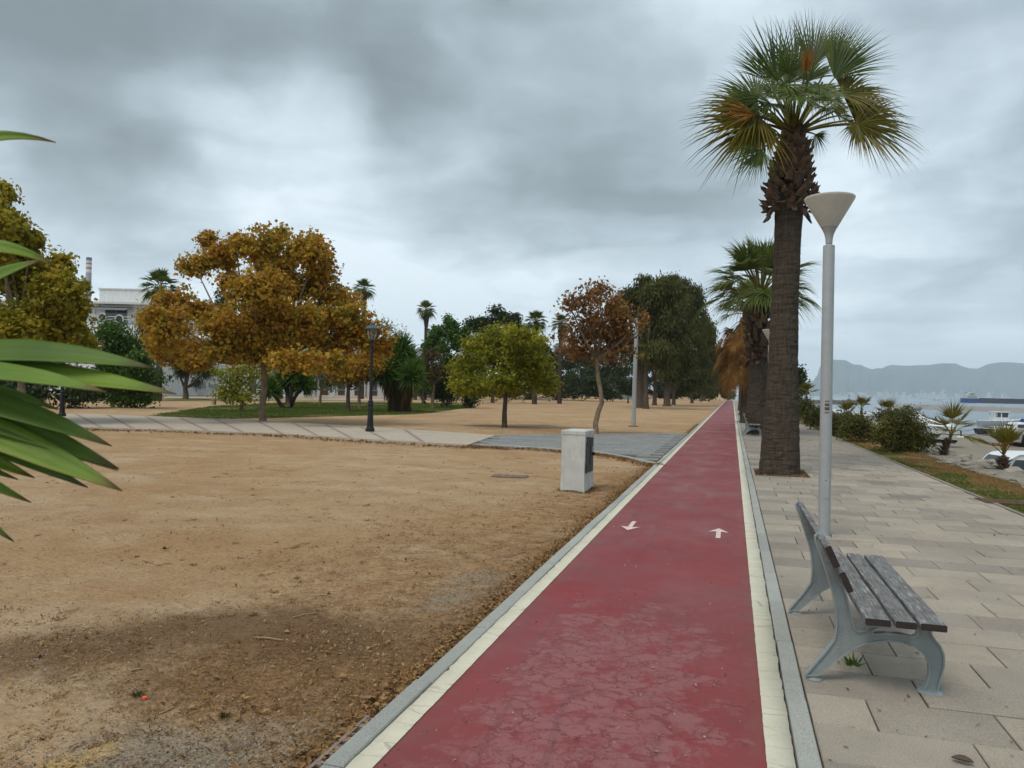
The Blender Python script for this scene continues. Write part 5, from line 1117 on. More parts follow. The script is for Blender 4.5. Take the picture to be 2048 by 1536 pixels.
# casuarina grove
CAS = [((1278, 815), [(1258, 598, 34, 30), (1240, 640, 26, 40), (1290, 578, 34, 24), (1296, 630, 40, 50), (1268, 690, 40, 46), (1300, 700, 30, 40)], 'first casuarina of the grove, its trunk just right of the grey pole'),
       ((1292, 817), [(1312, 585, 36, 28), (1333, 566, 34, 18), (1330, 630, 44, 52), (1312, 705, 38, 40), (1340, 690, 30, 40)], 'tall casuarina with a slim trunk second from the grey pole'),
       ((1334, 812), [(1368, 592, 34, 30), (1350, 574, 34, 20), (1372, 650, 38, 56), (1352, 720, 40, 40), (1330, 745, 26, 24)], 'thick trunked casuarina in the middle of the grove'),
       ((1347, 809), [(1392, 618, 26, 42), (1402, 685, 26, 52), (1384, 735, 30, 30), (1372, 765, 34, 18), (1408, 760, 24, 26)], 'casuarina standing close behind the thick trunk'), ((1309, 810), [(1310, 640, 50, 60), (1290, 720, 40, 36)], 'casuarina with a short dark trunk deep in the grove'),
       ((1384, 806), [(1416, 680, 24, 60), (1424, 735, 26, 44), (1395, 765, 34, 26)], 'casuarina nearest the cycle path at the right end of the grove'), ((1402, 803), [(1440, 735, 18, 46), (1430, 770, 28, 26), (1448, 765, 10, 24)], 'far casuarina overhanging the end of the cycle path')]
for i, (ft, lb_, lab) in enumerate(CAS):
    tree('casuarina', lab, 'tree', ft, lb_, 30000 if i < 4 else 20000, .34 if i < 5 else .46, FOL['casu'], .42 if i in (0, 2) else .27, MAT['darkbark'], 30 + i, kind='needle', clump=.34, per=22, aspect=.34, group='casuarinas of the grove', dsp=.5)
# trees and bushes behind
BG = [('green_tree', 'bright green bushy tree left of the dark round tree', (886, 806), [(885, 672, 30, 28), (862, 690, 22, 22), (908, 664, 24, 24), (925, 690, 24, 30), (880, 710, 40, 30), (895, 640, 7, 12)], 14000, .22, 'green', .16, 'darkbark', {}),
      ('round_tree', 'dark round topped tree behind the yellow tree', (985, 805), [(950, 652, 36, 26), (990, 636, 34, 20), (1030, 655, 30, 28), (985, 690, 70, 40), (1010, 640, 20, 18)], 20000, .22, 'dark', .2, 'darkbark', {}),
      ('bronze_tree', 'small bronze topped tree with a grey trunk beside the shaggy yucca', (865, 815), [(862, 720, 36, 18), (880, 742, 28, 26), (850, 748, 26, 24)], 3000, .16, 'brownveg', .14, 'treebark', {}),
      ('leafy_shrub', 'large rounded green shrub with yellowish tips under the white terrace', (252, 815), [(225, 668, 36, 28), (255, 700, 42, 36), (288, 742, 26, 44), (215, 720, 40, 40), (250, 760, 66, 40), (200, 770, 40, 36), (265, 792, 48, 20)], 24000, .16, 'green', .10, 'darkbark', {}),
      ('dark_pine', 'dark pine with hanging boughs before the white wall', (371, 797), [(385, 730, 40, 28), (355, 742, 30, 22), (410, 748, 26, 24), (372, 715, 40, 18), (392, 765, 14, 14)], 4500, .45, 'dark', .3, 'darkbark', dict(kind='needle', aspect=.14)),
      ('slim_conifer', 'narrow dark conifer at the corner of the terrace building', (292, 800), [(285, 648, 9, 30), (287, 690, 14, 34), (290, 735, 18, 36), (292, 775, 20, 24)], 3500, .35, 'dark', .15, 'darkbark', dict(kind='needle', aspect=.2)),
      ('small_yellow_tree', 'small yellow green tree left of the orange tree trunk', (481, 822), [(475, 755, 36, 30), (510, 738, 34, 26), (450, 785, 24, 20), (485, 790, 30, 20), (540, 735, 18, 14), (440, 745, 16, 10)], 3600, .14, 'yellow', .12, 'treebark', {}),
      ('orange_tree', 'smaller orange leaved tree with dark trunk on the lawn', (696, 822), [(700, 722, 50, 26), (660, 712, 40, 22), (735, 725, 34, 26), (690, 745, 34, 18)], 12000, .15, 'orange', .14, 'darkbark', {}),
      ('willowy_tree', 'pale green drooping tree in front of the building windows', (640, 811), [(640, 735, 36, 34), (618, 760, 20, 24), (665, 760, 22, 24), (650, 700, 30, 20)], 9000, .26, 'willow', .12, 'treebark', dict(kind='needle', aspect=.2)),
      ('grey_trunk_tree', 'grey trunked tree just left of the iron lantern', (719, 815), [(722, 735, 34, 30), (745, 745, 26, 24), (700, 760, 18, 14)], 7000, .16, 'olive', .13, 'treebark', {}),
      ('bare_tree', 'nearly bare pale twigged tree right of the iron lantern', (783, 814), [(778, 660, 24, 18), (800, 668, 18, 14), (762, 650, 12, 14), (775, 690, 26, 20)], 700, .14, 'willow', .10, 'treebark', dict(twigs=90, per=6)),
      ('back_tree', 'dark tree showing through the middle of the orange crown', (560, 803), [(450, 595, 38, 30), (430, 620, 40, 26), (560, 650, 60, 40), (480, 640, 60, 40)], 10000, .26, 'dark', .25, 'darkbark', dict(D=84)),
      ('dark_bush', 'dense dark bush left of the yellow tree trunk', (930, 815), [(905, 790, 34, 22), (945, 785, 36, 24), (925, 765, 40, 24), (890, 770, 26, 30)], 12000, .15, 'dark', .05, 'darkbark', dict(stems=4)),
      ('dark_bush', 'long dark bush behind the brown tree trunk', (1165, 801), [(1140, 775, 36, 24), (1185, 770, 40, 26), (1215, 785, 22, 16), (1165, 750, 44, 24), (1115, 785, 24, 16)], 16000, .2, 'dark', .07, 'darkbark', dict(stems=4)),
      ('dark_bush', 'low dark bush between the yellow tree and far bench', (1115, 800), [(1090, 770, 30, 24), (1065, 755, 26, 26), (1110, 745, 24, 24)], 13000, .2, 'dark', .07, 'darkbark', dict(stems=4)),
      ('dark_bush', 'dark bush under the left plane tree', (110, 815), [(80, 780, 50, 26), (150, 790, 40, 20), (120, 750, 40, 24), (20, 780, 50, 30), (-40, 770, 60, 34)], 15000, .16, 'dark', .06, 'darkbark', dict(stems=4)),
      ('dark_bush', 'dark bush deep in the casuarina shade by the path end', (1400, 801), [(1400, 780, 44, 20), (1438, 778, 20, 22), (1360, 786, 34, 14), (1420, 765, 30, 20)], 26000, .3, 'dark', .08, 'darkbark', dict(stems=4)),
      ('dark_bush', 'hedge like dark bush behind the casuarina trunks', (1300, 797), [(1310, 785, 50, 10), (1270, 783, 30, 12), (1350, 782, 30, 14), (1310, 765, 50, 18), (1350, 762, 34, 20), (1270, 765, 26, 16)], 30000, .35, 'dark', .08, 'darkbark', dict(stems=4)),
      ('end_bush', 'pale arching bush closing the far end of the cycle path', (1461, 799), [(1461, 790, 8, 7), (1466, 788, 6, 8), (1456, 792, 5, 5)], 700, .55, 'willow', .1, 'darkbark', dict(stems=3)),
      ('shade_tree', 'dark tree standing behind the far bench and bushes', (1205, 797), [(1190, 735, 40, 30), (1225, 745, 34, 26), (1150, 730, 40, 30), (1230, 720, 30, 24)], 14000, .35, 'dark', .3, 'darkbark', {}),
      ('shade_tree', 'dark tree filling the gap left of the yellow tree', (905, 799), [(900, 735, 40, 30), (945, 735, 34, 34), (870, 760, 30, 30), (1080, 725, 30, 24)], 14000, .32, 'dark', .3, 'darkbark', {}),
      ('shade_tree', 'dark tree between the lantern and the shaggy yucca', (830, 799), [(820, 735, 34, 30), (850, 760, 30, 26), (780, 735, 24, 26)], 9000, .3, 'dark', .25, 'darkbark', {}),
      ('shade_tree', 'dark leafy tree below the bushy palm crown', (1062, 798), [(1050, 735, 44, 36), (1090, 745, 40, 36), (1110, 715, 30, 26), (1030, 770, 40, 22)], 16000, .32, 'dark', .3, 'darkbark', {}),
      ('shade_tree', 'dark leafy tree behind the crown of the brown tree', (1150, 796), [(1130, 725, 34, 40), (1170, 735, 40, 40), (1200, 760, 40, 26), (1120, 770, 30, 22), (1240, 750, 34, 34), (1262, 770, 20, 20)], 20000, .32, 'dark', .3, 'darkbark', {}),
      ('long_hedge', 'long dark hedge across the far side of the sand behind the yellow and brown trees', (1060, 799), [(870 + k * 27, 783 + 5 * (k % 2), 24, 14 - 3 * (k % 3)) for k in range(15)] + [(900 + k * 60, 768, 34, 16) for k in range(7)], 26000, .32, 'dark', .08, 'darkbark', dict(stems=6)),
      ('far_tree', 'dark tree beyond the promenade right of the near palm trunk', (1597, 822), [(1596, 760, 14, 24), (1606, 778, 10, 14), (1590, 790, 14, 14), (1600, 745, 9, 12)], 2600, .22, 'dark', .15, 'darkbark', {})]
for i, (nm, lab, ft, lb_, cnt, ls, fo, tr, bk, kw) in enumerate(BG):
    tree(nm, lab, 'hedge' if 'hedge' in nm else 'bush' if 'bush' in nm or 'shrub' in nm else 'tree', ft, lb_, cnt, ls, FOL[fo], tr, MAT[bk], 60 + i, **{**dict(clump=.24, per=14), **kw})
# seaside shrubs along the verge
SH = [((1812, 905), [(1800, 868, 44, 28), (1845, 880, 26, 22), (1772, 875, 26, 26), (1810, 840, 36, 18), (1790, 850, 30, 20), (1830, 858, 28, 22), (1815, 892, 46, 12)], 11000, 'round dense bush at the paving side, nearest of the shrubs', .07),
      ((1728, 884), [(1725, 860, 30, 20), (1700, 858, 26, 20), (1745, 868, 22, 18), (1715, 842, 24, 12)], 7000, 'second shrub just behind the round dense bush', .07), ((1680, 872), [(1680, 845, 24, 20), (1660, 850, 20, 18), (1695, 835, 16, 10)], 5000, 'shrub whose left side passes behind the near lamp post', .075),
      ((1645, 860), [(1640, 830, 18, 20), (1655, 838, 14, 14), (1625, 838, 16, 16)], 4500, 'shrub peeping out between the lamp post and palm trunk', .085), ((1612, 848), [(1610, 815, 16, 22), (1598, 822, 12, 18), (1625, 825, 12, 14)], 4500, 'farthest seaside shrub against the near palm trunk', .10),
      ((1772, 868), [(1790, 828, 30, 10), (1770, 832, 26, 12), (1815, 822, 22, 8)], 3200, 'yellowing straggly shrub rising behind the round dense bush', .08)]
for i, (ft, lb_, cnt, lab, ls) in enumerate(SH):
    tree('seaside_shrub', lab, 'bush', ft, lb_, cnt, ls, FOL['shrub'], .025, MAT['darkbark'], 90 + i, z0=-.02, clump=.13, per=14, group='shrubs along the verge', stems=5, aspect=.5, twigs=14)
# big shaggy yuccas on the lawn
def park_yucca(foot, heads, n, sc, label, seed, skirt=True):
    r = np.random.default_rng(seed); c0 = G(*foot); D = depth(c0); c0[2] = -.04; t = thing('shaggy_yucca', label, 'yucca', c0, 'yuccas on the lawn'); mb = MB(); gr, dd = [], []
    for (u, v) in heads:
        h = PD(u, v, D) + FWD * r.normal(0, .5); mb.tube([c0 + r.normal(0, .3, 3) * np.array([1, 1, 0]), (c0 + h) / 2 + r.normal(0, .1, 3), h], [.17, .13, .10], 8)
        for k in range(n):
            e = r.uniform(-.9, 1.4); a = r.uniform(0, 6.28); gr.append((h + r.normal(0, .1, 3), np.array([math.cos(e) * math.cos(a), math.cos(e) * math.sin(a), math.sin(e)]), sc * r.uniform(.7, 1.15)))
        if skirt:
            for k in range(int(n * .8)):
                s_ = r.random(); p = h * (1 - s_) + c0 * s_; a = r.uniform(0, 6.28); dd.append((p + np.array([math.cos(a), math.sin(a), 0]) * .14, np.array([.2 * math.cos(a), .2 * math.sin(a), -1]), sc * r.uniform(.6, 1.)))
    part('stem', mb, MAT['darkbark'], t, True)
    def blades(L, fol, nm):
        B = np.array([l[0] for l in L]); A = np.array([l[1] for l in L]); S = np.array([l[2] for l in L]); A /= np.linalg.norm(A, axis=1)[:, None]
        V, Fa = leaf_arrays(B + A * S[:, None] * .5, A, r.normal(size=A.shape), S, S * .085, .3); npart(nm, V, Fa, fol, t)
    blades(gr, FOL['green'], 'green_leaves')
    if dd: blades(dd, FOL['brownveg'], 'dead_leaves')
park_yucca((797, 822), [(790, 720), (815, 728), (775, 745), (830, 752), (800, 700)], 420, 1.25, 'shaggy yucca clump with dead brown skirts right of the lantern', 5)
park_yucca((575, 815), [(560, 760), (590, 752), (545, 780), (605, 770), (575, 742)], 380, 1.15, 'dark drooping yucca clump right of the orange tree trunk', 6, False); park_yucca((845, 808), [(850, 765), (838, 780)], 130, 1.1, 'low drooping yucca behind the shaggy clump', 7, False)

# ------------------------------------------------------------------ yucca leaning in from the left edge
m, n = new('yucca_leaf'); p = n.pos()
lc_ = n.attr('across'); col = n.mix(n.rng(n.noise(6, 3, .5), .35, .65), (.125, .215, .02), (.195, .30, .03)); col = n.mix(n.rng(n.noise(1., 4, .6, n.comb(n.math('MULTIPLY', lc_, 26.), n.attr('along'), n.orand())), .4, .62, 0., .45), col, (.085, .16, .016))
col = n.mix(n.math('MULTIPLY', n.rng(n.math('ADD', n.attr('along'), n.math('MULTIPLY', n.noise(40, 4, .7), .10)), .94, 1.02), .9), col, (.13, .075, .025))
col = n.mix(n.rng(n.noise(55, 4, .7), .62, .72, 0., .5), col, (.16, .14, .04)); col = n.mix(n.math('MULTIPLY', n.rng(lc_, .84, 1.), n.rng(n.orand(), .4, 1.)), col, (.30, .27, .03))
col = n.mix(1., col, n.ramp(n.orand(), ((0, (.55, .6, .6)), (.5, (1, 1, 1)), (1, (1.2, 1.12, .8)))), 'MULTIPLY')
n.out(n.node('ShaderNodeMixShader', i_0=.22, i_1=n.pbsdf(col, .46, n.bump(n.noise(1., 3, .5, n.comb(n.math('MULTIPLY', lc_, 60.), 0., 0.)), .25, .002), 0., .32), i_2=n.node('ShaderNodeBsdfTranslucent', Color=n.mix(.5, col, (.14, .26, .02))).outputs[0]).outputs[0]); MAT['yucca'] = m
yb = PD(-300, 760, 1.38); yroot = np.array([yb[0], yb[1], -.05]); yk = thing('yucca_plant', 'green sword leaved yucca reaching in close from the left edge', 'yucca', yroot)
part('trunk', MB().tube([yroot - np.array([0, 0, .1]), yroot + np.array([.02, .01, .8]), yb + np.array([0, 0, .05])], [.085, .065, .05], 12), MAT['boot'], yk, True)
def sword(parent, B, Cc, T, wd, nrm, seed):
    r = np.random.default_rng(seed); B, Cc, T = (np.asarray(q, float) for q in (B, Cc, T)); V = []; al = []; ac = []
    N = 18; cols = (-1, -.5, 0, .5, 1)
    for i in range(N + 1):
        t = i / N; q = B * (1 - t) ** 2 + 2 * Cc * t * (1 - t) + T * t * t; d_ = 2 * (1 - t) * (Cc - B) + 2 * t * (T - Cc); d_ /= np.linalg.norm(d_)
        s = np.cross(d_, nrm); s /= np.linalg.norm(s); up = np.cross(s, d_); w = wd * (np.interp(t, (0, .12, .45, .62, .8, .93, 1), (.7, .62, .98, 1., .72, .30, .01)))
        for c in cols: V.append(q + s * w * c * .5 + up * w * (.20 * abs(c) ** 1.5 - .03)); al.append(t); ac.append((c + 1) / 2)
    k = len(cols); Fa = np.array([(i * k + j, i * k + j + 1, (i + 1) * k + j + 1, (i + 1) * k + j) for i in range(N) for j in range(k - 1)])
    o = npart('leaf', np.array(V), Fa, MAT['yucca'], parent, smooth=True)
    for nm, vals in (('along', al), ('across', ac)): at = o.data.attributes.new(nm, 'FLOAT', 'POINT'); at.data.foreach_set('value', np.array(vals, np.float32))
    md = o.modifiers.new('thickness', 'SOLIDIFY'); md.thickness = .0018
    return o
SW = [((112, 284), (-180, 195), 1.55, .032, (.95, .2)), ((112, 532), (-100, 395), 1.45, .036, (.85, .5)), ((80, 520), (-60, 575), 1.30, .036, (.9, .5)), ((310, 736), (-20, 668), 1.22, .052, (.75, .75)), ((352, 787), (0, 712), 1.20, .047, (.75, .75)), ((214, 784), (-40, 712), 1.16, .038, (.7, .7)),
      ((116, 818), (-60, 745), 1.3, .030, (.6, .7)), ((223, 891), (-30, 770), 1.22, .045, (.7, .7)), ((238, 937), (-30, 800), 1.25, .048, (.75, .6)), ((244, 981), (-20, 835), 1.22, .050, (.8, .55)), ((176, 974), (-40, 865), 1.28, .036, (.5, .8)), ((69, 955), (-80, 880), 1.3, .030, (.7, .6)),
      ((36, 958), (-90, 905), 1.33, .020, (.6, .6)), ((62, 1004), (-90, 925), 1.34, .026, (.6, .6)), ((28, 1083), (-110, 960), 1.36, .024, (.7, .6)), ((236, 940), (-40, 830), 1.31, .034, (.4, .8))]
for i, (tp, cp, dd, wd, (nt_, nu)) in enumerate(SW): sword(yk, yb + np.array([0, 0, (740 - cp[1]) * .00008]), PD(cp[0] - 40, cp[1], (dd + 1.3) / 2), PD(*tp, dd), wd, TOWARD * nt_ + np.array([0, 0, nu]), 500 + i)
for i in range(26):
    a = rng.uniform(1.9, 4.7) + YAW; e = rng.uniform(-.5, 1.3); L_ = rng.uniform(.5, .7); d_ = np.array([math.cos(e) * math.cos(a), math.cos(e) * math.sin(a), math.sin(e)]); T = yb + d_ * L_ - np.array([0, 0, .1])
    sword(yk, yb, yb + d_ * L_ * .55 + np.array([0, 0, .05]), T, rng.uniform(.04, .052), np.array([0, 0, 1.]) + d_ * .01 + rng.normal(0, .1, 3), 600 + i)

# ------------------------------------------------------------------ boats, ships, van
def boat_hull(t, L, Bm, Hh, mats, sheer=.25, draft=.35, stripe=None, flat=.0):
    """hull built round its own origin, bow towards +x; returns deck height"""
    N = 14; rings = []; inner = []
    for i in range(N + 1):
        s = i / N; x = -L / 2 + L * s; w = Bm / 2 * (np.interp(s, (0, .15, .45, .75, .92, 1), (.82, .93, 1., .78, .38, .03))); zt = Hh + sheer * max(0, s - .3) ** 2; zk = -draft * np.interp(s, (0, .6, .9, 1), (1, 1, .6, -.9))
        rings.append([(x, -w, zt), (x + .02 * L * (s > .9), -w * .93, zt * .45), (x, -w * .62, zk * .45), (x, 0, zk), (x, w * .62, zk * .45), (x + .02 * L * (s > .9), w * .93, zt * .45), (x, w, zt), (x, w * .86, zt + .015), (x, 0, zt - .06), (x, -w * .86, zt + .015)])
    mb = MB(); mb.loft(rings)
    mb.m = [1 if sum(mb.v[i][2] for i in f) / len(f) < .06 * Hh else 0 for f in mb.f]
    me = mesh('hull', mb, mats, True, sharp=35); o = ob('hull', me, t)
    mb = MB()
    for sgn in (-1, 1): mb.tube([(r_[0][0], sgn * abs(r_[0][1]), r_[0][2]) for r_ in rings], .035, 5)
    ob('gunwale', mesh('gunwale', mb, MAT['boatwhite']), t); return o
def place(t, loc, rz, sc=1.): t.location = tuple(map(float, loc)); t.rotation_euler = (0, 0, rz); t.scale = (sc, sc, sc)
def lpart(name, mb, m, t, smooth=False): return ob(name, mesh(name, mb, m, smooth), t)
def bz(u, v, zg=None):
    z = -2.2
    for _ in range(6): p = G(u, v, z); z = max(float(beach_z(np.array(p[0]), np.array(p[1]))), -2.6)
    p[2] = z; return p
def outboard(t, x, z):
    ob_ = lpart('outboard', MB().loft([[(x - .30 + a * .16, b * .12, z + zz) for a, b in ((-1, -1), (1, -1), (1, 1), (-1, 1))] for zz in (.1, .2, .48, .55)]), MAT['boatgrey'], t); lpart('outboard_leg', MB().tube([(x - .2, 0, z + .1), (x - .22, 0, z - .55)], [.07, .05], 6), MAT['rubber'], ob_)
# covered motor boat on the beach
p = bz(1875, 893); t = thing('motor_boat', 'white motor boat under a peaked white cover on the beach behind the bush', 'boat', (0, 0, 0), 'boats on the beach'); boat_hull(t, 5.6, 2.1, .95, [MAT['boatwhite'], MAT['boatblack']], .5, .35)
mb = MB(); k = 9; rings = []
for s in np.linspace(0, 1, 12):
    x = -2.5 + 4.9 * s; w = 1.0 * np.interp(s, (0, .5, .8, 1), (.95, 1., .7, .12)); hgt = np.interp(s, (0, .25, .42, .55, .7, 1), (.28, .40, .55, 1.15, .60, .25)); zt = .98 + .5 * max(0, s - .3) ** 2
    rings.append([(x, w * math.cos(a), zt + hgt * math.sin(a) ** 1.2) for a in np.linspace(0, math.pi, k)])
mb.loft(rings, closed=False); lpart('cover', mb, MAT['tarp'], t, True)
for q, (w, h) in enumerate(((.34, .14), (.34, .14), (.2, .12))): lpart('stern_port', MB().box((-2.805, -.55 + q * .5, .62), (.02, w, h)), MAT['glass'], t)
lpart('stern_locker', MB().box((-2.81, 0, .30), (.02, 1.0, .16)), MAT['boatgrey'], t)
lpart('swim_platform', MB().box((-3.0, 0, .12), (.45, 1.7, .09)), MAT['boatwhite'], t); outboard(t, -2.85, .55); tr_ = lpart('trailer', MB().box((-.4, 0, -.42), (4.6, 1.2, .08)), MAT['rust'], t)
for y_ in (-.8, .8): lpart('wheel', MB().tube([(-1.0, y_ - .09, -.46), (-1.0, y_ + .09, -.46)], .29, 14), MAT['rubber'], tr_)
place(t, p + np.array([0, 0, .75]) - fx_ * .9 + fb * 1.2, YAW + math.radians(150))
# fishing boat with wheelhouse afloat
p = G(2006, 857, -2.6); t = thing('fishing_boat', 'small grey fishing boat with a white wheelhouse moored off the beach', 'boat', (0, 0, 0), 'boats on the beach'); boat_hull(t, 6.4, 2.3, 1.05, [MAT['boatgrey'], MAT['boatblack']], .9, .3)
wh = lpart('wheelhouse', MB().box((-.55, 0, 2.35), (2.3, 1.7, .14)).box((-.55, 0, 1.30), (2.1, 1.5, .55)), MAT['boatwhite'], t)
for x_ in (-1.5, -.55, .4):
    for y_ in (-.7, .7): lpart('wheelhouse_post', MB().box((x_, y_, 1.93), (.10, .10, .72)), MAT['boatwhite'], wh)
lpart('wheelhouse_glass', MB().box((-.05, 0, 1.93), (.78, 1.36, .70)), MAT['glass'], wh); lpart('mast', MB().tube([(-.2, 0, 2.4), (-.2, 0, 3.3)], .035, 5), MAT['metal'], t); lpart('fore_deck', MB().box((1.6, 0, 1.16), (1.7, 1.3, .2), taper=.8), MAT['boatwhite'], t)
for k in range(5):
    for y_ in (-1, 1): lpart('rail_post', MB().tube([(.9 + k * .45, y_ * (.95 - k * .18), 1.15), (.9 + k * .45, y_ * (.95 - k * .18), 1.75)], .015, 4), MAT['metal'], t)
place(t, p + np.array([0, 0, .05]), YAW + math.radians(-8))
# cabin cruiser at the right edge, its dark keel high on the sand
p = bz(2054, 894); t = thing('cabin_cruiser', 'white cabin boat with dark windows and blue canvas at the right edge', 'boat', (0, 0, 0), 'boats on the beach'); boat_hull(t, 5.4, 2.1, .85, [MAT['boatwhite'], MAT['boatblack']], .4, .75)
mb = MB().loft([[(x, y, z) for x, y in ((-1.6 - e, -.85 + i_), (1.5 - e2, -.8 + i_), (1.5 - e2, .8 - i_), (-1.6 - e, .85 - i_))] for z, e, e2, i_ in ((.85, 0, -.3, 0), (1.35, 0, .25, .06), (1.42, 0, .3, .1), (1.46, 0, .35, .2))]); lpart('cabin', mb, MAT['boatwhite'], t)
for y_ in (-.81, .81): lpart('cabin_window', MB().box((-.1, y_, 1.13), (2.5, .06, .30)), MAT['glass'], t)
lpart('front_window', MB().box((1.48, 0, 1.12), (.1, 1.3, .3)), MAT['glass'], t); lpart('canvas', MB().loft([[(-.2 + a_ * .6, b_ * .5 * s_, 1.47 + z) for a_, b_ in ((-1, -1), (1, -1), (1, 1), (-1, 1))] for z, s_ in ((0, 1), (.2, .8), (.3, .4))]), MAT['boatblue'], t); place(t, p + np.array([0, 0, .72]), YAW + math.radians(172))
# dark rowing boat and white dinghies
def dinghy(u, v, label, mats, L, rz, dz=.25, motor=False, sea=False, win=False, Hh=.5):
    p = G(u, v, -2.6) if sea else bz(u, v); t = thing('small_boat', label, 'boat', (0, 0, 0), 'boats on the beach'); boat_hull(t, L, L * .36, Hh, mats, .35, .22)
    lpart('thwart', MB().box((-.2, 0, Hh * .95), (.22, L * .33, .05)), MAT['boatgrey'], t)
    if win: c_ = lpart('cabin', MB().box((.1, 0, Hh + .35), (L * .42, L * .26, .62), taper=.88), MAT['boatwhite'], t); [lpart('cabin_window', MB().box((.1 + k * .55 - .3, s_ * L * .126, Hh + .42), (.42, .05, .26)), MAT['glass'], c_) for k in range(2) for s_ in (-1, 1)]
    if motor: outboard(t, -L / 2, Hh - .1)
    place(t, p + np.array([0, 0, dz]), YAW + math.radians(rz)); return t
dinghy(1972, 869, 'dark rowing boat lying at the waterline below the fishing boat', [MAT['boatblack'], MAT['boatblack']], 3.8, 35); dinghy(1720, 845, 'white cabin boat seen between the young palms behind the shrubs', [MAT['boatwhite'], MAT['boatgrey']], 6.0, 10, .3, True, True, True, .8)
dinghy(1765, 843, 'white open boat with dark cabin windows above the round bush', [MAT['boatwhite'], MAT['boatblack']], 6.5, 5, .3, True, True, True, .9); dinghy(1672, 836, 'white boat showing just right of the lamp post', [MAT['boatwhite'], MAT['boatblack']], 5.5, 20, .3, False, True, True, .8)
dinghy(1895, 862, 'small white tender with its bow on the sand behind the young palm', [MAT['boatwhite'], MAT['boatgrey']], 2.8, 70, .2); dinghy(1790, 828, 'far white boat moored off the round bush', [MAT['boatwhite'], MAT['boatgrey']], 5.5, -5, .2, False, True, True, .7)
for k, (u0, v0, u1, v1) in enumerate(((1965, 867, 1935, 873), (1962, 864, 1918, 861))):
    a_, b_ = bz(u0, v0), bz(u1, v1); a_[2] += .5; b_[2] += .03; o = tag(part('mooring_rope', MB().tube([a_, (a_ + b_) / 2 - np.array([0, 0, .12]), b_], .035, 5), MAT['darkrock'], None), ('dark mooring rope from the rowing boat to the sand', 'thin mooring rope running up the beach to the water')[k], 'rope')
# dark rubble groyne by the water
p0 = bz(1835, 856); gr = thing('rubble_groyne', 'heap of dark boulders and dumped pipes at the waterline by the walker', 'groyne', p0)
r = np.random.default_rng(9); me_r = []
for mm in stone_me[:4]: c = mm.copy(); c.materials.clear(); c.materials.append(MAT['darkrock']); me_r.append(c)
for k in range(46):
    a_ = r.normal(0, 1.1); b_ = r.normal(0, .8); hh_ = max(0, 1.9 - abs(a_) * .75 - abs(b_) * .3) * r.random(); q = fx_ * (a_ + .2) + fb * b_ * 1.5 + np.array([0, 0, hh_ + .1]); o = ob('stone', me_r[r.integers(4)], gr, tuple(q), r.uniform(0, 6)); s_ = r.uniform(.35, .7); o.scale = (s_ * 1.2, s_, s_ * .8)
for k in range(2): part('pipe', MB().tube([p0 - fx_ * (.4 - k * .3) + np.array([0, 0, 2.2 - k * .35]), p0 + fx_ * (1.9 + k * .2) - fb * .6 + np.array([0, 0, .75 - k * .4])], .17, 8), MAT['rubber'], gr)
# channel marker, tug and cargo ship
p = G(1698, 801, -2.6); t = thing('channel_marker', 'dark channel marker post standing in the bay beyond the breakwater', 'marker', p); s_ = depth(p) / 400.; part('float', MB().lathe(p, [(1.1 * s_, -.5), (1.3 * s_, .3 * s_), (.5 * s_, .7 * s_)], 12), MAT['boatblack'], t); part('post', MB().tube([p, p + np.array([0, 0, 2.6 * s_])], .16 * s_, 6), MAT['boatblack'], t); part('top_mark', MB().lathe(p + np.array([0, 0, 2.5 * s_]), [(.35 * s_, 0), (.05 * s_, .6 * s_)], 8), MAT['boatblack'], t)
p = G(1874, 800.7, -2.6); L_ = 18 * depth(p) / F; t = thing('tug_boat', 'tiny grey tug out in the bay left of the cargo ship', 'ship', (0, 0, 0)); boat_hull(t, L_, L_ * .25, L_ * .09, [MAT['boatgrey'], MAT['boatblack']], .4 * L_ / 20, 1.); lpart('deckhouse', MB().box((L_ * .06, 0, L_ * .16), (L_ * .28, L_ * .14, L_ * .14)), MAT['boatwhite'], t); lpart('mast', MB().tube([(0, 0, L_ * .2), (0, 0, L_ * .36)], L_ * .008, 5), MAT['metal'], t); lpart('wheelhouse_window', MB().box((L_ * .2 + .05, 0, L_ * .19), (.2, L_ * .12, L_ * .04)), MAT['glass'], t); place(t, p, YAW + .1)
p = G(1923, 805.2, -2.6); DS = depth(p); k_ = DS / F; t = thing('cargo_ship', 'long dark blue cargo ship at anchor with its white bridge at the left end', 'ship', (0, 0, 0)); Ls = 250 * k_; Hs = 9. * k_; bw = 17 * k_
def hsec(x, w, z0, z1, fl=1.): return [(x, -w, z1), (x + 0, -w * .9, z0), (x, w * .9, z0), (x, w, z1)]
sec = [hsec(0, bw * .30, Hs * .25, Hs), hsec(2 * k_, bw * .42, -.6, Hs), hsec(8 * k_, bw * .5, -1, Hs), hsec(30 * k_, bw * .5, -1, Hs)]
lpart('stern_hull', MB().loft(sec), MAT['shipblue'], t); sec2 = [hsec(30 * k_, bw * .5, -1, Hs), hsec(200 * k_, bw * .5, -1, Hs * 1.0), hsec(235 * k_, bw * .36, -1, Hs * 1.15), hsec(250 * k_, bw * .03, -.5, Hs * 1.45)]; lpart('hull', MB().loft(sec2), MAT['shipdark'], t)
br = lpart('bridge', MB().box((18 * k_, 0, Hs + 3 * k_), (22 * k_, bw * .8, 6 * k_)).box((17 * k_, 0, Hs + 8 * k_), (12 * k_, bw * .7, 4.2 * k_)).box((18 * k_, 0, Hs + 11 * k_), (8 * k_, bw * .95, 2.6 * k_)), MAT['wall2'], t)
for zz in (2.2, 4.6, 8.2): lpart('window_band', MB().box((17 * k_, -bw * (.402 if zz < 6 else .352), Hs + zz * k_), ((18 if zz < 6 else 10) * k_, .02 * bw, .9 * k_)), MAT['glass'], br)
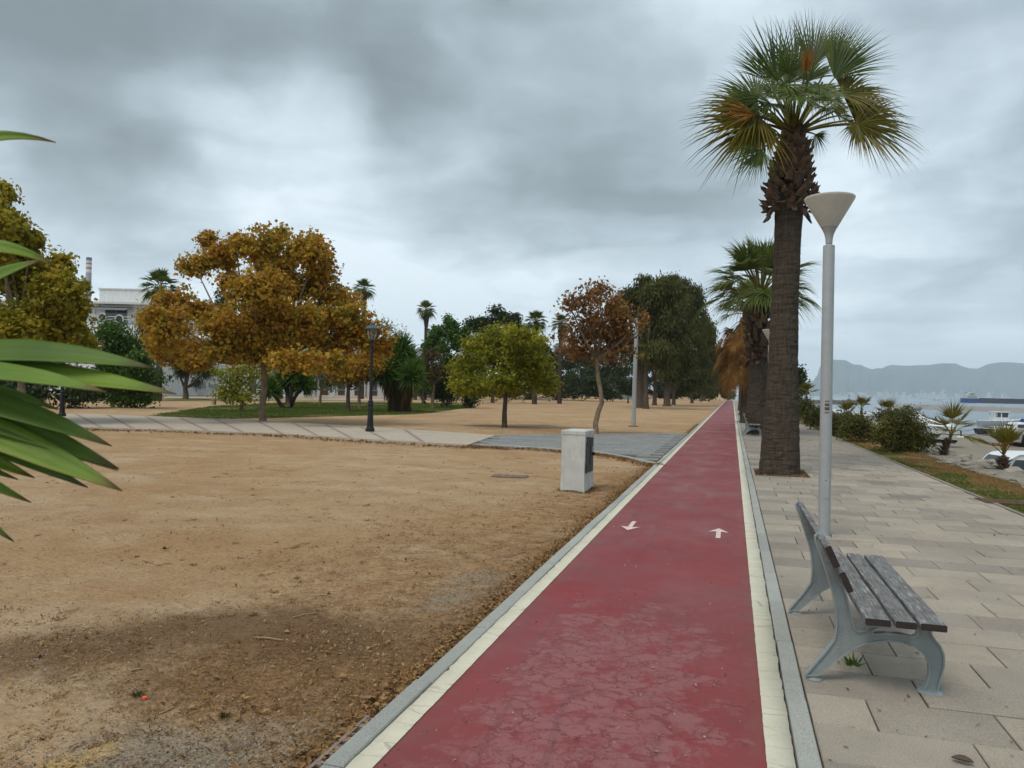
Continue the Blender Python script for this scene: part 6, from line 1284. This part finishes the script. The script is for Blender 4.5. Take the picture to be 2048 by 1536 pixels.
lpart('funnel', MB().box((8.5 * k_, 0, Hs + 8 * k_), (4 * k_, bw * .3, 6 * k_), taper=.8), MAT['chimw'], t); lpart('funnel_top', MB().box((8.5 * k_, 0, Hs + 11.4 * k_), (3 * k_, bw * .22, .9 * k_)), MAT['boatblack'], t); lpart('mast', MB().tube([(16 * k_, 0, Hs + 12 * k_), (16 * k_, 0, Hs + 20 * k_)], .25 * k_, 5), MAT['metal'], t)
for q in range(5): lpart('hatch_cover', MB().box(((52 + q * 36) * k_, 0, Hs + .5 * k_), (30 * k_, bw * .7, 1. * k_)), MAT['shipdark'], t)
lpart('foremast', MB().tube([(238 * k_, 0, Hs), (238 * k_, 0, Hs + 12 * k_)], .3 * k_, 5), MAT['metal'], t); place(t, p, YAW + math.radians(-3.5))
# white van parked on the beach, seen over the rocks
vp = PD(2062, 905, 30.); gz = float(beach_z(np.array(vp[0]), np.array(vp[1]))); t = thing('white_van', 'white van parked on the beach behind the young palm at the right edge', 'van', (0, 0, 0))
HV = vp[2] - gz; prof_v = [(-2.0, .35), (2.3, .35), (2.42, .55), (2.40, .95), (1.75, 1.12), (1.15, HV - .16), (.95, HV - .05), (.55, HV), (-1.7, HV), (-1.98, HV - .10), (-2.05, 1.0)]
def vring(y, ins): return [(x * (1 - ins * .015), y, z - (ins * .03 if z > 1.2 else 0)) for x, z in prof_v]
body = lpart('body', MB().loft([vring(-.86, 1), vring(-.92, 0), vring(.92, 0), vring(.86, 1)]), MAT['boatwhite'], t)
for s_ in (-1, 1):
    for x0, x1, nm in ((-1.85, -.55, 'side_window'), (-.45, .42, 'side_window'), (.50, 1.2, 'door_window')):
        zt, zb = HV - .24, HV - .70; P = [(x0, s_ * .925, zb), (x1 + (.18 if nm[0] == 'd' else 0), s_ * .925, zb), (x1 - (.12 if nm[0] == 'd' else 0), s_ * .925, zt), (x0, s_ * .925, zt)]; lpart(nm, MB().extrude(P, (0, s_ * .012, 0)), MAT['glass'], t)
    for x_ in (-1.3, 1.6): w2 = lpart('wheel', MB().tube([(x_, s_ * .72, .33), (x_, s_ * .95, .33)], .33, 16), MAT['rubber'], t); lpart('hub_cap', MB().tube([(x_, s_ * .94, .33), (x_, s_ * .96, .33)], .17, 12), MAT['metal'], w2)
    lpart('headlight', MB().box((2.40, s_ * .68, .82), (.06, .26, .16)), MAT['glass'], t)
P = [(1.78, -.75, 1.14), (1.78, .75, 1.14), (1.20, .70, HV - .16), (1.20, -.70, HV - .16)]; lpart('windscreen', MB().extrude(P, (.02, 0, .012)), MAT['glass'], t); place(t, (vp[0], vp[1], gz), YAW + math.radians(176))

# ------------------------------------------------------------------ people (small, far away)
def person(label, loc, face, H_=1.7, top='cloth1', bottom='cloth2', shorts=True, stride=.10, arm=.10):
    t = thing('person', label, 'person', loc, None, face); s = H_ / 1.7
    J = dict(pel=(0, 0, .92), ch=(0, -.01, 1.18), sh=(0, 0, 1.38), nk=(0, .01, 1.47), hd=(0, .02, 1.56), ht=(0, .015, 1.64))
    for k, sg in (('l', -1), ('r', 1)):
        st = stride * sg; J.update({k + 'hip': (sg * .09, 0, .86), k + 'kn': (sg * .095, st * .6 + .03, .48), k + 'an': (sg * .10, st - .02, .09), k + 'to': (sg * .11, st + .15, .035), k + 'sho': (sg * .165, 0, 1.36), k + 'el': (sg * .22, -st * arm * 5 - .02, 1.09), k + 'wr': (sg * .235, -st * arm * 8 + .06, .86), k + 'ha': (sg * .235, -st * arm * 8 + .10, .77)})
    E_ = [('pel', 'ch'), ('ch', 'sh'), ('sh', 'nk'), ('nk', 'hd'), ('hd', 'ht')] + [e for k in 'lr' for e in (('pel', k + 'hip'), (k + 'hip', k + 'kn'), (k + 'kn', k + 'an'), (k + 'an', k + 'to'), ('sh', k + 'sho'), (k + 'sho', k + 'el'), (k + 'el', k + 'wr'), (k + 'wr', k + 'ha'))]
    Rd = dict(pel=.135, ch=.125, sh=.12, nk=.052, hd=.095, ht=.07, hip=.095, kn=.058, an=.042, to=.035, sho=.062, el=.042, wr=.03, ha=.034); nm = list(J)
    me = bpy.data.meshes.new('body'); me.from_pydata([tuple(c * s for c in J[k]) for k in nm], [(nm.index(a_), nm.index(b_)) for a_, b_ in E_], []); o = bpy.data.objects.new('tmp', me); COL.objects.link(o)
    sk = o.modifiers.new('s', 'SKIN'); o.modifiers.new('b', 'SUBSURF').levels = 1
    for i, k in enumerate(nm):
        q = Rd[k] if k in Rd else Rd[k[1:]]; me.skin_vertices[0].data[i].radius = (q * s, q * s * (.78 if k in ('pel', 'ch', 'sh') else 1)); me.skin_vertices[0].data[i].use_root = (k == 'pel')
    b = bpy.data.meshes.new_from_object(o.evaluated_get(bpy.context.evaluated_depsgraph_get())); bpy.data.objects.remove(o)
    for m_ in (MAT['skin'], MAT[top], MAT[bottom], MAT['hair'], MAT['boatblack']): b.materials.append(m_)
    for f in b.polygons:
        x, y, z = (c / s for c in f.center); f.use_smooth = True; mi_ = 0
        if z > 1.53 and (y < .06 or z > 1.62): mi_ = 3
        elif abs(x) > .20 and z < 1.12: mi_ = 0
        elif z > .93 and z < 1.44: mi_ = 1
        elif z > (.55 if shorts else .10) and z <= .93: mi_ = 2
        elif z < .09: mi_ = 4
        f.material_index = mi_
    ob('body', b, t)
    hb = MB().lathe((0, .0, 1.60 * s), [(.104 * s, -.05 * s), (.112 * s, .01 * s), (.10 * s, .06 * s), (.05 * s, .098 * s), (.01, .108 * s)], 12); ob('hair', mesh('hair', hb, MAT['hair'], True), t); return t
q = bz(1871, 858); person('person in a black top and shorts standing at the water edge by the groyne', (q[0], q[1], q[2]), YAW, 1.72)
q = G(616, 792.6); q = PD(616, 792, 106); person('person in dark clothes standing by the long white building', (q[0], q[1], -.05), YAW + 2.6, 1.68, 'cloth1', 'cloth2', False)
q = G(1047, 805); person('far walker in pale trousers and dark top under the yellow tree', (q[0], q[1], -.05), YAW + 1.2, 1.68, 'cloth1', 'cloth3', False, .2)

# ------------------------------------------------------------------ ground cover and litter
def scatter_strips(name, N, sampler, ln, wd, fol, lift=.006, up=.15, aspect=None, seed=0, hfun=ground_h, smallz=.0):
    r = np.random.default_rng(seed); x, y = sampler(N, r); m = len(x); z = hfun(x, y) + lift + r.random(m) * smallz
    sc = r.uniform(.5, 1.5, m) * ln; ax = r.normal(size=(m, 3)) * np.array([1, 1, up]); nr = r.normal(size=(m, 3)) * .35 + np.array([0, 0, 1.]); V, Fa = leaf_arrays(np.stack([x, y, z], 1), ax, nr, sc, sc * wd * r.uniform(.6, 1.4, m), .25)
    return tag(ob(name, np_mesh(name, V, Fa, fol)), kind='stuff')
def smp(ymax, power, maskf=None, keep=.15, xr=(-16, XK_L - .01)):
    def f(N, r):
        y = 2.2 + (ymax - 2.2) * r.random(N) ** power; w_ = np.minimum(-xr[0], .4 + y * 1.05); x = xr[1] - r.random(N) * w_
        if maskf is not None:
            p = np.clip(maskf(x, y) + .35 * (fbm(x, y, 1.3, 77, 4) - .5) * 2, 0, 1); k = r.random(N) < np.clip(keep + p * 1.5, 0, 1); x, y = x[k], y[k]
        return x, y
    return f
ok_branch = [tuple(p) for p in GA] + [tuple(p) for p in GB[::-1]]
def off_path(f):
    def g(N, r):
        x, y = f(N, r); k = ~in_poly(x, y, ok_branch) & ~in_poly(x, y, [tuple(p) for p in LA] + [tuple(p) for p in LB[::-1]]) & (x < XK_L - .012); return x[k], y[k]
    return g
def lm(x, y): return litter_mask(x, y) - .18
scatter_strips('leaf_litter', 150000, off_path(smp(11, 1.5, lm, .05)), .014, .30, FOL['litter'], .004, .3, seed=1, smallz=.008)
scatter_strips('dry_leaves', 20000, off_path(smp(42, 1.2, lm, .06)), .034, .45, FOL['litter'], .010, .35, seed=2, smallz=.012)
scatter_strips('straw', 16000, off_path(smp(9, 1.4, lm, .10)), .06, .04, FOL['litter'], .006, .12, seed=3)
scatter_strips('gravel', 42000, off_path(smp(12, 1.6, lambda x, y: gravel_mask(x, y) - .05, .12)), .011, .85, FOL['pebble'], .003, .6, seed=4)
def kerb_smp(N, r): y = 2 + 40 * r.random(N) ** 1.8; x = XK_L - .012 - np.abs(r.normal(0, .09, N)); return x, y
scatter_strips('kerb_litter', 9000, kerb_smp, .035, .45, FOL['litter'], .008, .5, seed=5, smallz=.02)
def fan_smp(N, r):
    i = r.integers(0, len(GA) - 1, N); P = np.array(GA)[i] + r.normal(0, .16, (N, 2)) * np.array([1, 1]); P[:, 1] -= .22; return P[:, 0], P[:, 1]
scatter_strips('kerb_leaves', 1500, fan_smp, .06, .7, FOL['brown'], .02, .4, seed=6, smallz=.04)
def edge_smp(N, r):
    i = r.integers(0, len(LA) - 1, N); P = np.array(LA)[i] + r.normal(0, .25, (N, 2)); P[:, 1] -= .35; return P[:, 0], P[:, 1]
scatter_strips('path_edge_leaves', 1800, off_path(edge_smp), .08, .6, FOL['litter'], .02, .4, seed=7, smallz=.03)
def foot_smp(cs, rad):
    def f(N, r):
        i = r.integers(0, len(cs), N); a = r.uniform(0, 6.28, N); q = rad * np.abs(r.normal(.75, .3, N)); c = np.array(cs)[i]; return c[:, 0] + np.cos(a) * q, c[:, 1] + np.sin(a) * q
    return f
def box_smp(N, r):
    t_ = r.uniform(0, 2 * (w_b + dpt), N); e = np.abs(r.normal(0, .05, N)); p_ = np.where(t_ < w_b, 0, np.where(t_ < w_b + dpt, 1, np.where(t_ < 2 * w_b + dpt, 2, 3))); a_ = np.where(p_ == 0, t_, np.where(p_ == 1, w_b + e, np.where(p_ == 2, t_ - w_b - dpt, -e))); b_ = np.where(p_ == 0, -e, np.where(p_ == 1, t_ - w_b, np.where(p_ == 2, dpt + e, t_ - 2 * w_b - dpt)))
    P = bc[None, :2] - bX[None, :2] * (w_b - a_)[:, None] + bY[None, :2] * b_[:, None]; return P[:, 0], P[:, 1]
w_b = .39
scatter_strips('box_foot_shade_litter', 1500, box_smp, .022, .4, FOL['litter'], .008, .5, seed=31, smallz=.02)  # litter ring added to darken the box foot like a contact shadow
scatter_strips('lamp_foot_shade_litter', 240, foot_smp([(l0[0], l0[1])], .12), .012, .5, FOL['litter'], .004, .3, seed=32, hfun=lambda x, y: 0 * x)  # added flecks standing in for contact shade round the lamp base
scatter_strips('pit_litter', 2600, lambda N, r: ((lambda k: (r.uniform(.48, 1.49, N), np.array([(p[2] + p[3]) / 2 for p in pits[:3]])[k] + r.uniform(-.56, .56, N)))(r.integers(0, 3, N))), .04, .45, FOL['litter'], .015, .6, seed=33, hfun=lambda x, y: 0 * x - .02)
def prom_smp(N, r): y = 2.6 + 24 * r.random(N) ** 1.4; return XK_R + .02 + 3.3 * r.random(N), y
scatter_strips('paving_litter', 700, prom_smp, .022, .5, FOL['litter'], .006, .3, seed=8, hfun=lambda x, y: 0 * x)
def red_smp(N, r): y = 2.6 + 20 * r.random(N) ** 1.5; return XR_L + 1.55 * r.random(N), y
scatter_strips('path_grit', 900, red_smp, .012, .7, FOL['pebble'], .004, .4, seed=9, hfun=lambda x, y: 0 * x)
def blades(name, x, y, z, h, wd, fol, seed, tilt=.45):
    r = np.random.default_rng(seed); m = len(x); hh_ = h * r.uniform(.5, 1.4, m); ax = r.normal(size=(m, 3)) * np.array([tilt, tilt, .1]) + np.array([0, 0, 1.]); ax /= np.linalg.norm(ax, axis=1)[:, None]; c = np.stack([x, y, z], 1) + ax * hh_[:, None] * .45
    V, Fa = leaf_arrays(c, ax, r.normal(size=(m, 3)), hh_, wd * r.uniform(.6, 1.4, m), .1); return tag(ob(name, np_mesh(name, V, Fa, fol)), kind='stuff')
r = np.random.default_rng(21); L_ = np.array([p for p in LAWN]); x = r.uniform(L_[:, 0].min(), L_[:, 0].max(), 150000); y = r.uniform(L_[:, 1].min(), L_[:, 1].max(), 150000); k = in_poly(x, y, LAWN) & (fbm(x, y, .35, 31, 4) + r.normal(0, .08, len(x)) > .40); x, y = x[k], y[k]
blades('lawn_grass', x, y, ground_h(x, y), .10, .028, FOL['grass'], 22, .7)
y = 9 + 36 * r.random(46000) ** 1.3; x = 3.98 + (ROCK0 - 3.9) * r.random(46000); k = fbm(x, y, 1.1, 55, 4) > .38; x, y = x[k], y[k]; gm = (fbm(x, y, .9, 66, 3) + (4.55 - x) * .45) > .62
blades('verge_dry_grass', x[~gm], y[~gm], verge_z(x[~gm], y[~gm]), .085, .007, FOL['drygrass'], 23, 1.3); blades('verge_green_grass', x[gm], y[gm], verge_z(x[gm], y[gm]), .06, .008, FOL['grass'], 24, .9)
r = np.random.default_rng(71); ty = 2.6 + 24 * r.random(900) ** 1.5; tx = XK_L - .15 - r.random(900) * np.minimum(13, .6 + ty * .95); kp = (litter_mask(tx, ty) + damp_mask(tx, ty) * .5 + (fbm(tx, ty, .8, 88, 3) - .5) * 1.2 > .34) & ~in_poly(tx, ty, ok_branch); tx, ty = tx[kp], ty[kp]
cnt_ = r.integers(10, 42, len(tx)); ix = np.repeat(np.arange(len(tx)), cnt_); rad_ = r.uniform(.012, .045, len(tx))[ix]; bx_, by_ = tx[ix] + r.normal(size=len(ix)) * rad_, ty[ix] + r.normal(size=len(ix)) * rad_; kk_ = bx_ < XK_L - .02
blades('dry_tufts', bx_[kk_], by_[kk_], ground_h(bx_[kk_], by_[kk_]), .028, .0045, FOL['litter'], 72, 1.6)
# tufts in the sand, the weed under the bench, single pieces lying about
for k, (u, v, lab) in enumerate(((678, 1000, 'sparse green weed tuft in the middle of the sand'), (447, 1418, 'small dark green tuft in the sand at the lower left'), (275, 1377, 'low grey green tuft beside the orange cap'), (330, 1090, 'small brown tuft on the sand right of the spiky leaves'))):
    c = G(u, v); tt = r.normal(size=(70, 2)) * .014; o = blades('weed_tuft', c[0] + tt[:, 0], c[1] + tt[:, 1], np.full(70, -.04), .032, .005, FOL['olive' if k else 'green'], 40 + k, .9); del o['kind']; tag(o, lab, 'weed', 'weeds in the sand')
c = G(1702, 1330); tt = r.normal(size=(34, 2)) * .018; o = blades('weed', c[0] + tt[:, 0], c[1] + tt[:, 1], np.full(34, -.004), .075, .011, FOL['green'], 50, .9); del o['kind']; tag(o, 'green weed growing in the paving joint under the bench', 'weed')
def stick(pts, rad, name, label, cat, m=MAT['twig']):
    P = [G(u, v) for u, v in pts]
    for i, p in enumerate(P): p[2] = float(ground_h(np.array(p[0]), np.array(p[1]))) + rad + .004 * (i % 2)
    return tag(part(name, MB().tube(P, [rad * (1 - .12 * i) for i in range(len(P))], 7), m, None, True), label, cat)
stick([(586, 1223), (612, 1218), (636, 1213)], .006, 'stick', 'straight dry stick on the dark damp sand', 'stick'); stick([(510, 1264), (536, 1266), (566, 1268)], .007, 'stick', 'pale flat stick below the straight stick', 'stick'); stick([(640, 1178), (655, 1179), (668, 1184)], .004, 'twig', 'short curved twig above the straight stick', 'twig')
stick([(263, 1328), (274, 1326), (286, 1323)], .006, 'stick', 'short broken stick above the orange cap', 'stick'); stick([(205, 1287), (218, 1289), (228, 1294)], .004, 'twig', 'thin dark twig in the dry grass at the left', 'twig'); stick([(1010, 1198), (1004, 1190), (1003, 1178)], .005, 'twig', 'dry twig leaning by the kerb of the cycle path', 'twig')
stick([(622, 1526), (645, 1519), (672, 1512)], .005, 'stick', 'thin pale stick across the slotted drain', 'stick'); stick([(318, 1403), (335, 1398), (350, 1392)], .005, 'stick', 'curved dry stick right below the orange cap', 'stick'); stick([(1010, 1106), (1030, 1102), (1052, 1095)], .005, 'twig', 'forked dark twig on the grey gravel by the path', 'twig')
def curl_leaf(u, v, L_, wd, label, m, rz, z=0., curl=.4):
    c = G(u, v); V = []; N = 8
    for i in range(N + 1):
        t_ = i / N; w_ = wd * math.sin(math.pi * min(1, t_ * .92 + .04)) ** .7; x_ = (t_ - .5) * L_; zz = z + .012 + curl * L_ * (t_ - .5) ** 2
        for s_ in (-1, 0, 1): a_ = Matrix.Rotation(rz, 3, 'Z') @ Vector((x_, s_ * w_ / 2, zz + abs(s_) * w_ * .3)); V.append((c[0] + a_[0], c[1] + a_[1], a_[2]))
    o = ob('dry_leaf', np_mesh('dry_leaf', np.array(V), np.array([(i * 3 + j, i * 3 + j + 1, i * 3 + j + 4, i * 3 + j + 3) for i in range(N) for j in (0, 1)]), m, smooth=True)); o.modifiers.new('thickness', 'SOLIDIFY').thickness = .0015; return tag(o, label, 'leaf')
LFM = simple('dry_leaf', (.30, .16, .09), (.20, .10, .05), 30, .7); LFD = simple('dark_leaf', (.11, .065, .045), (.08, .045, .03), 30, .7)
curl_leaf(735, 1391, .085, .035, 'curled brown dry leaf on the sand near the kerb', LFM, .3, -.03); curl_leaf(1925, 1527, .085, .05, 'dark fallen leaf on the paving at the lower right corner', LFD, -.3, 0, .05); curl_leaf(1153, 1478, .04, .02, 'tiny pinkish dry leaf on the red path', simple('pink_leaf', (.34, .10, .11), None, 20, .7), .8); curl_leaf(697, 1478, .05, .03, 'reddish brown leaf caught beside the slotted drain', LFM, 1.1, -.02)
c = G(290, 1381); tag(part('bottle_cap', MB().lathe((c[0], c[1], float(ground_h(np.array(c[0]), np.array(c[1]))) + .003), [(.011, 0), (.0125, .003), (.012, .012), (.009, .0135)], 14), MAT['orange'], None), 'small bright orange cap lying on the sand', 'cap')
c = G(1526, 866); t = thing('dark_stake', 'thin dark stake standing left of the near palm trunk', 'stake', (c[0], c[1], -.03)); part('rod', MB().tube([(c[0], c[1], -.1), (c[0] + .01, c[1], .62)], .03, 6), MAT['blackiron'], t); part('tip', MB().box((c[0] + .03, c[1], .66), (.14, .04, .05), .3), MAT['galv'], t)

# ------------------------------------------------------------------ sea air between here and the far headland
if True:
    m, n = new('sea_haze'); m.node_tree.nodes.clear(); pv = n.node('ShaderNodeVolumePrincipled', Density=1.2e-4, Color=(.80, .92, 1., 1), Anisotropy=.05); n.t.links.new(pv.outputs[0], n.node('ShaderNodeOutputMaterial').inputs['Volume'])
    o = part('haze', MB().box((4000, 5500, 300), (14000, 14600, 615)), m, None); o['kind'] = 'stuff'
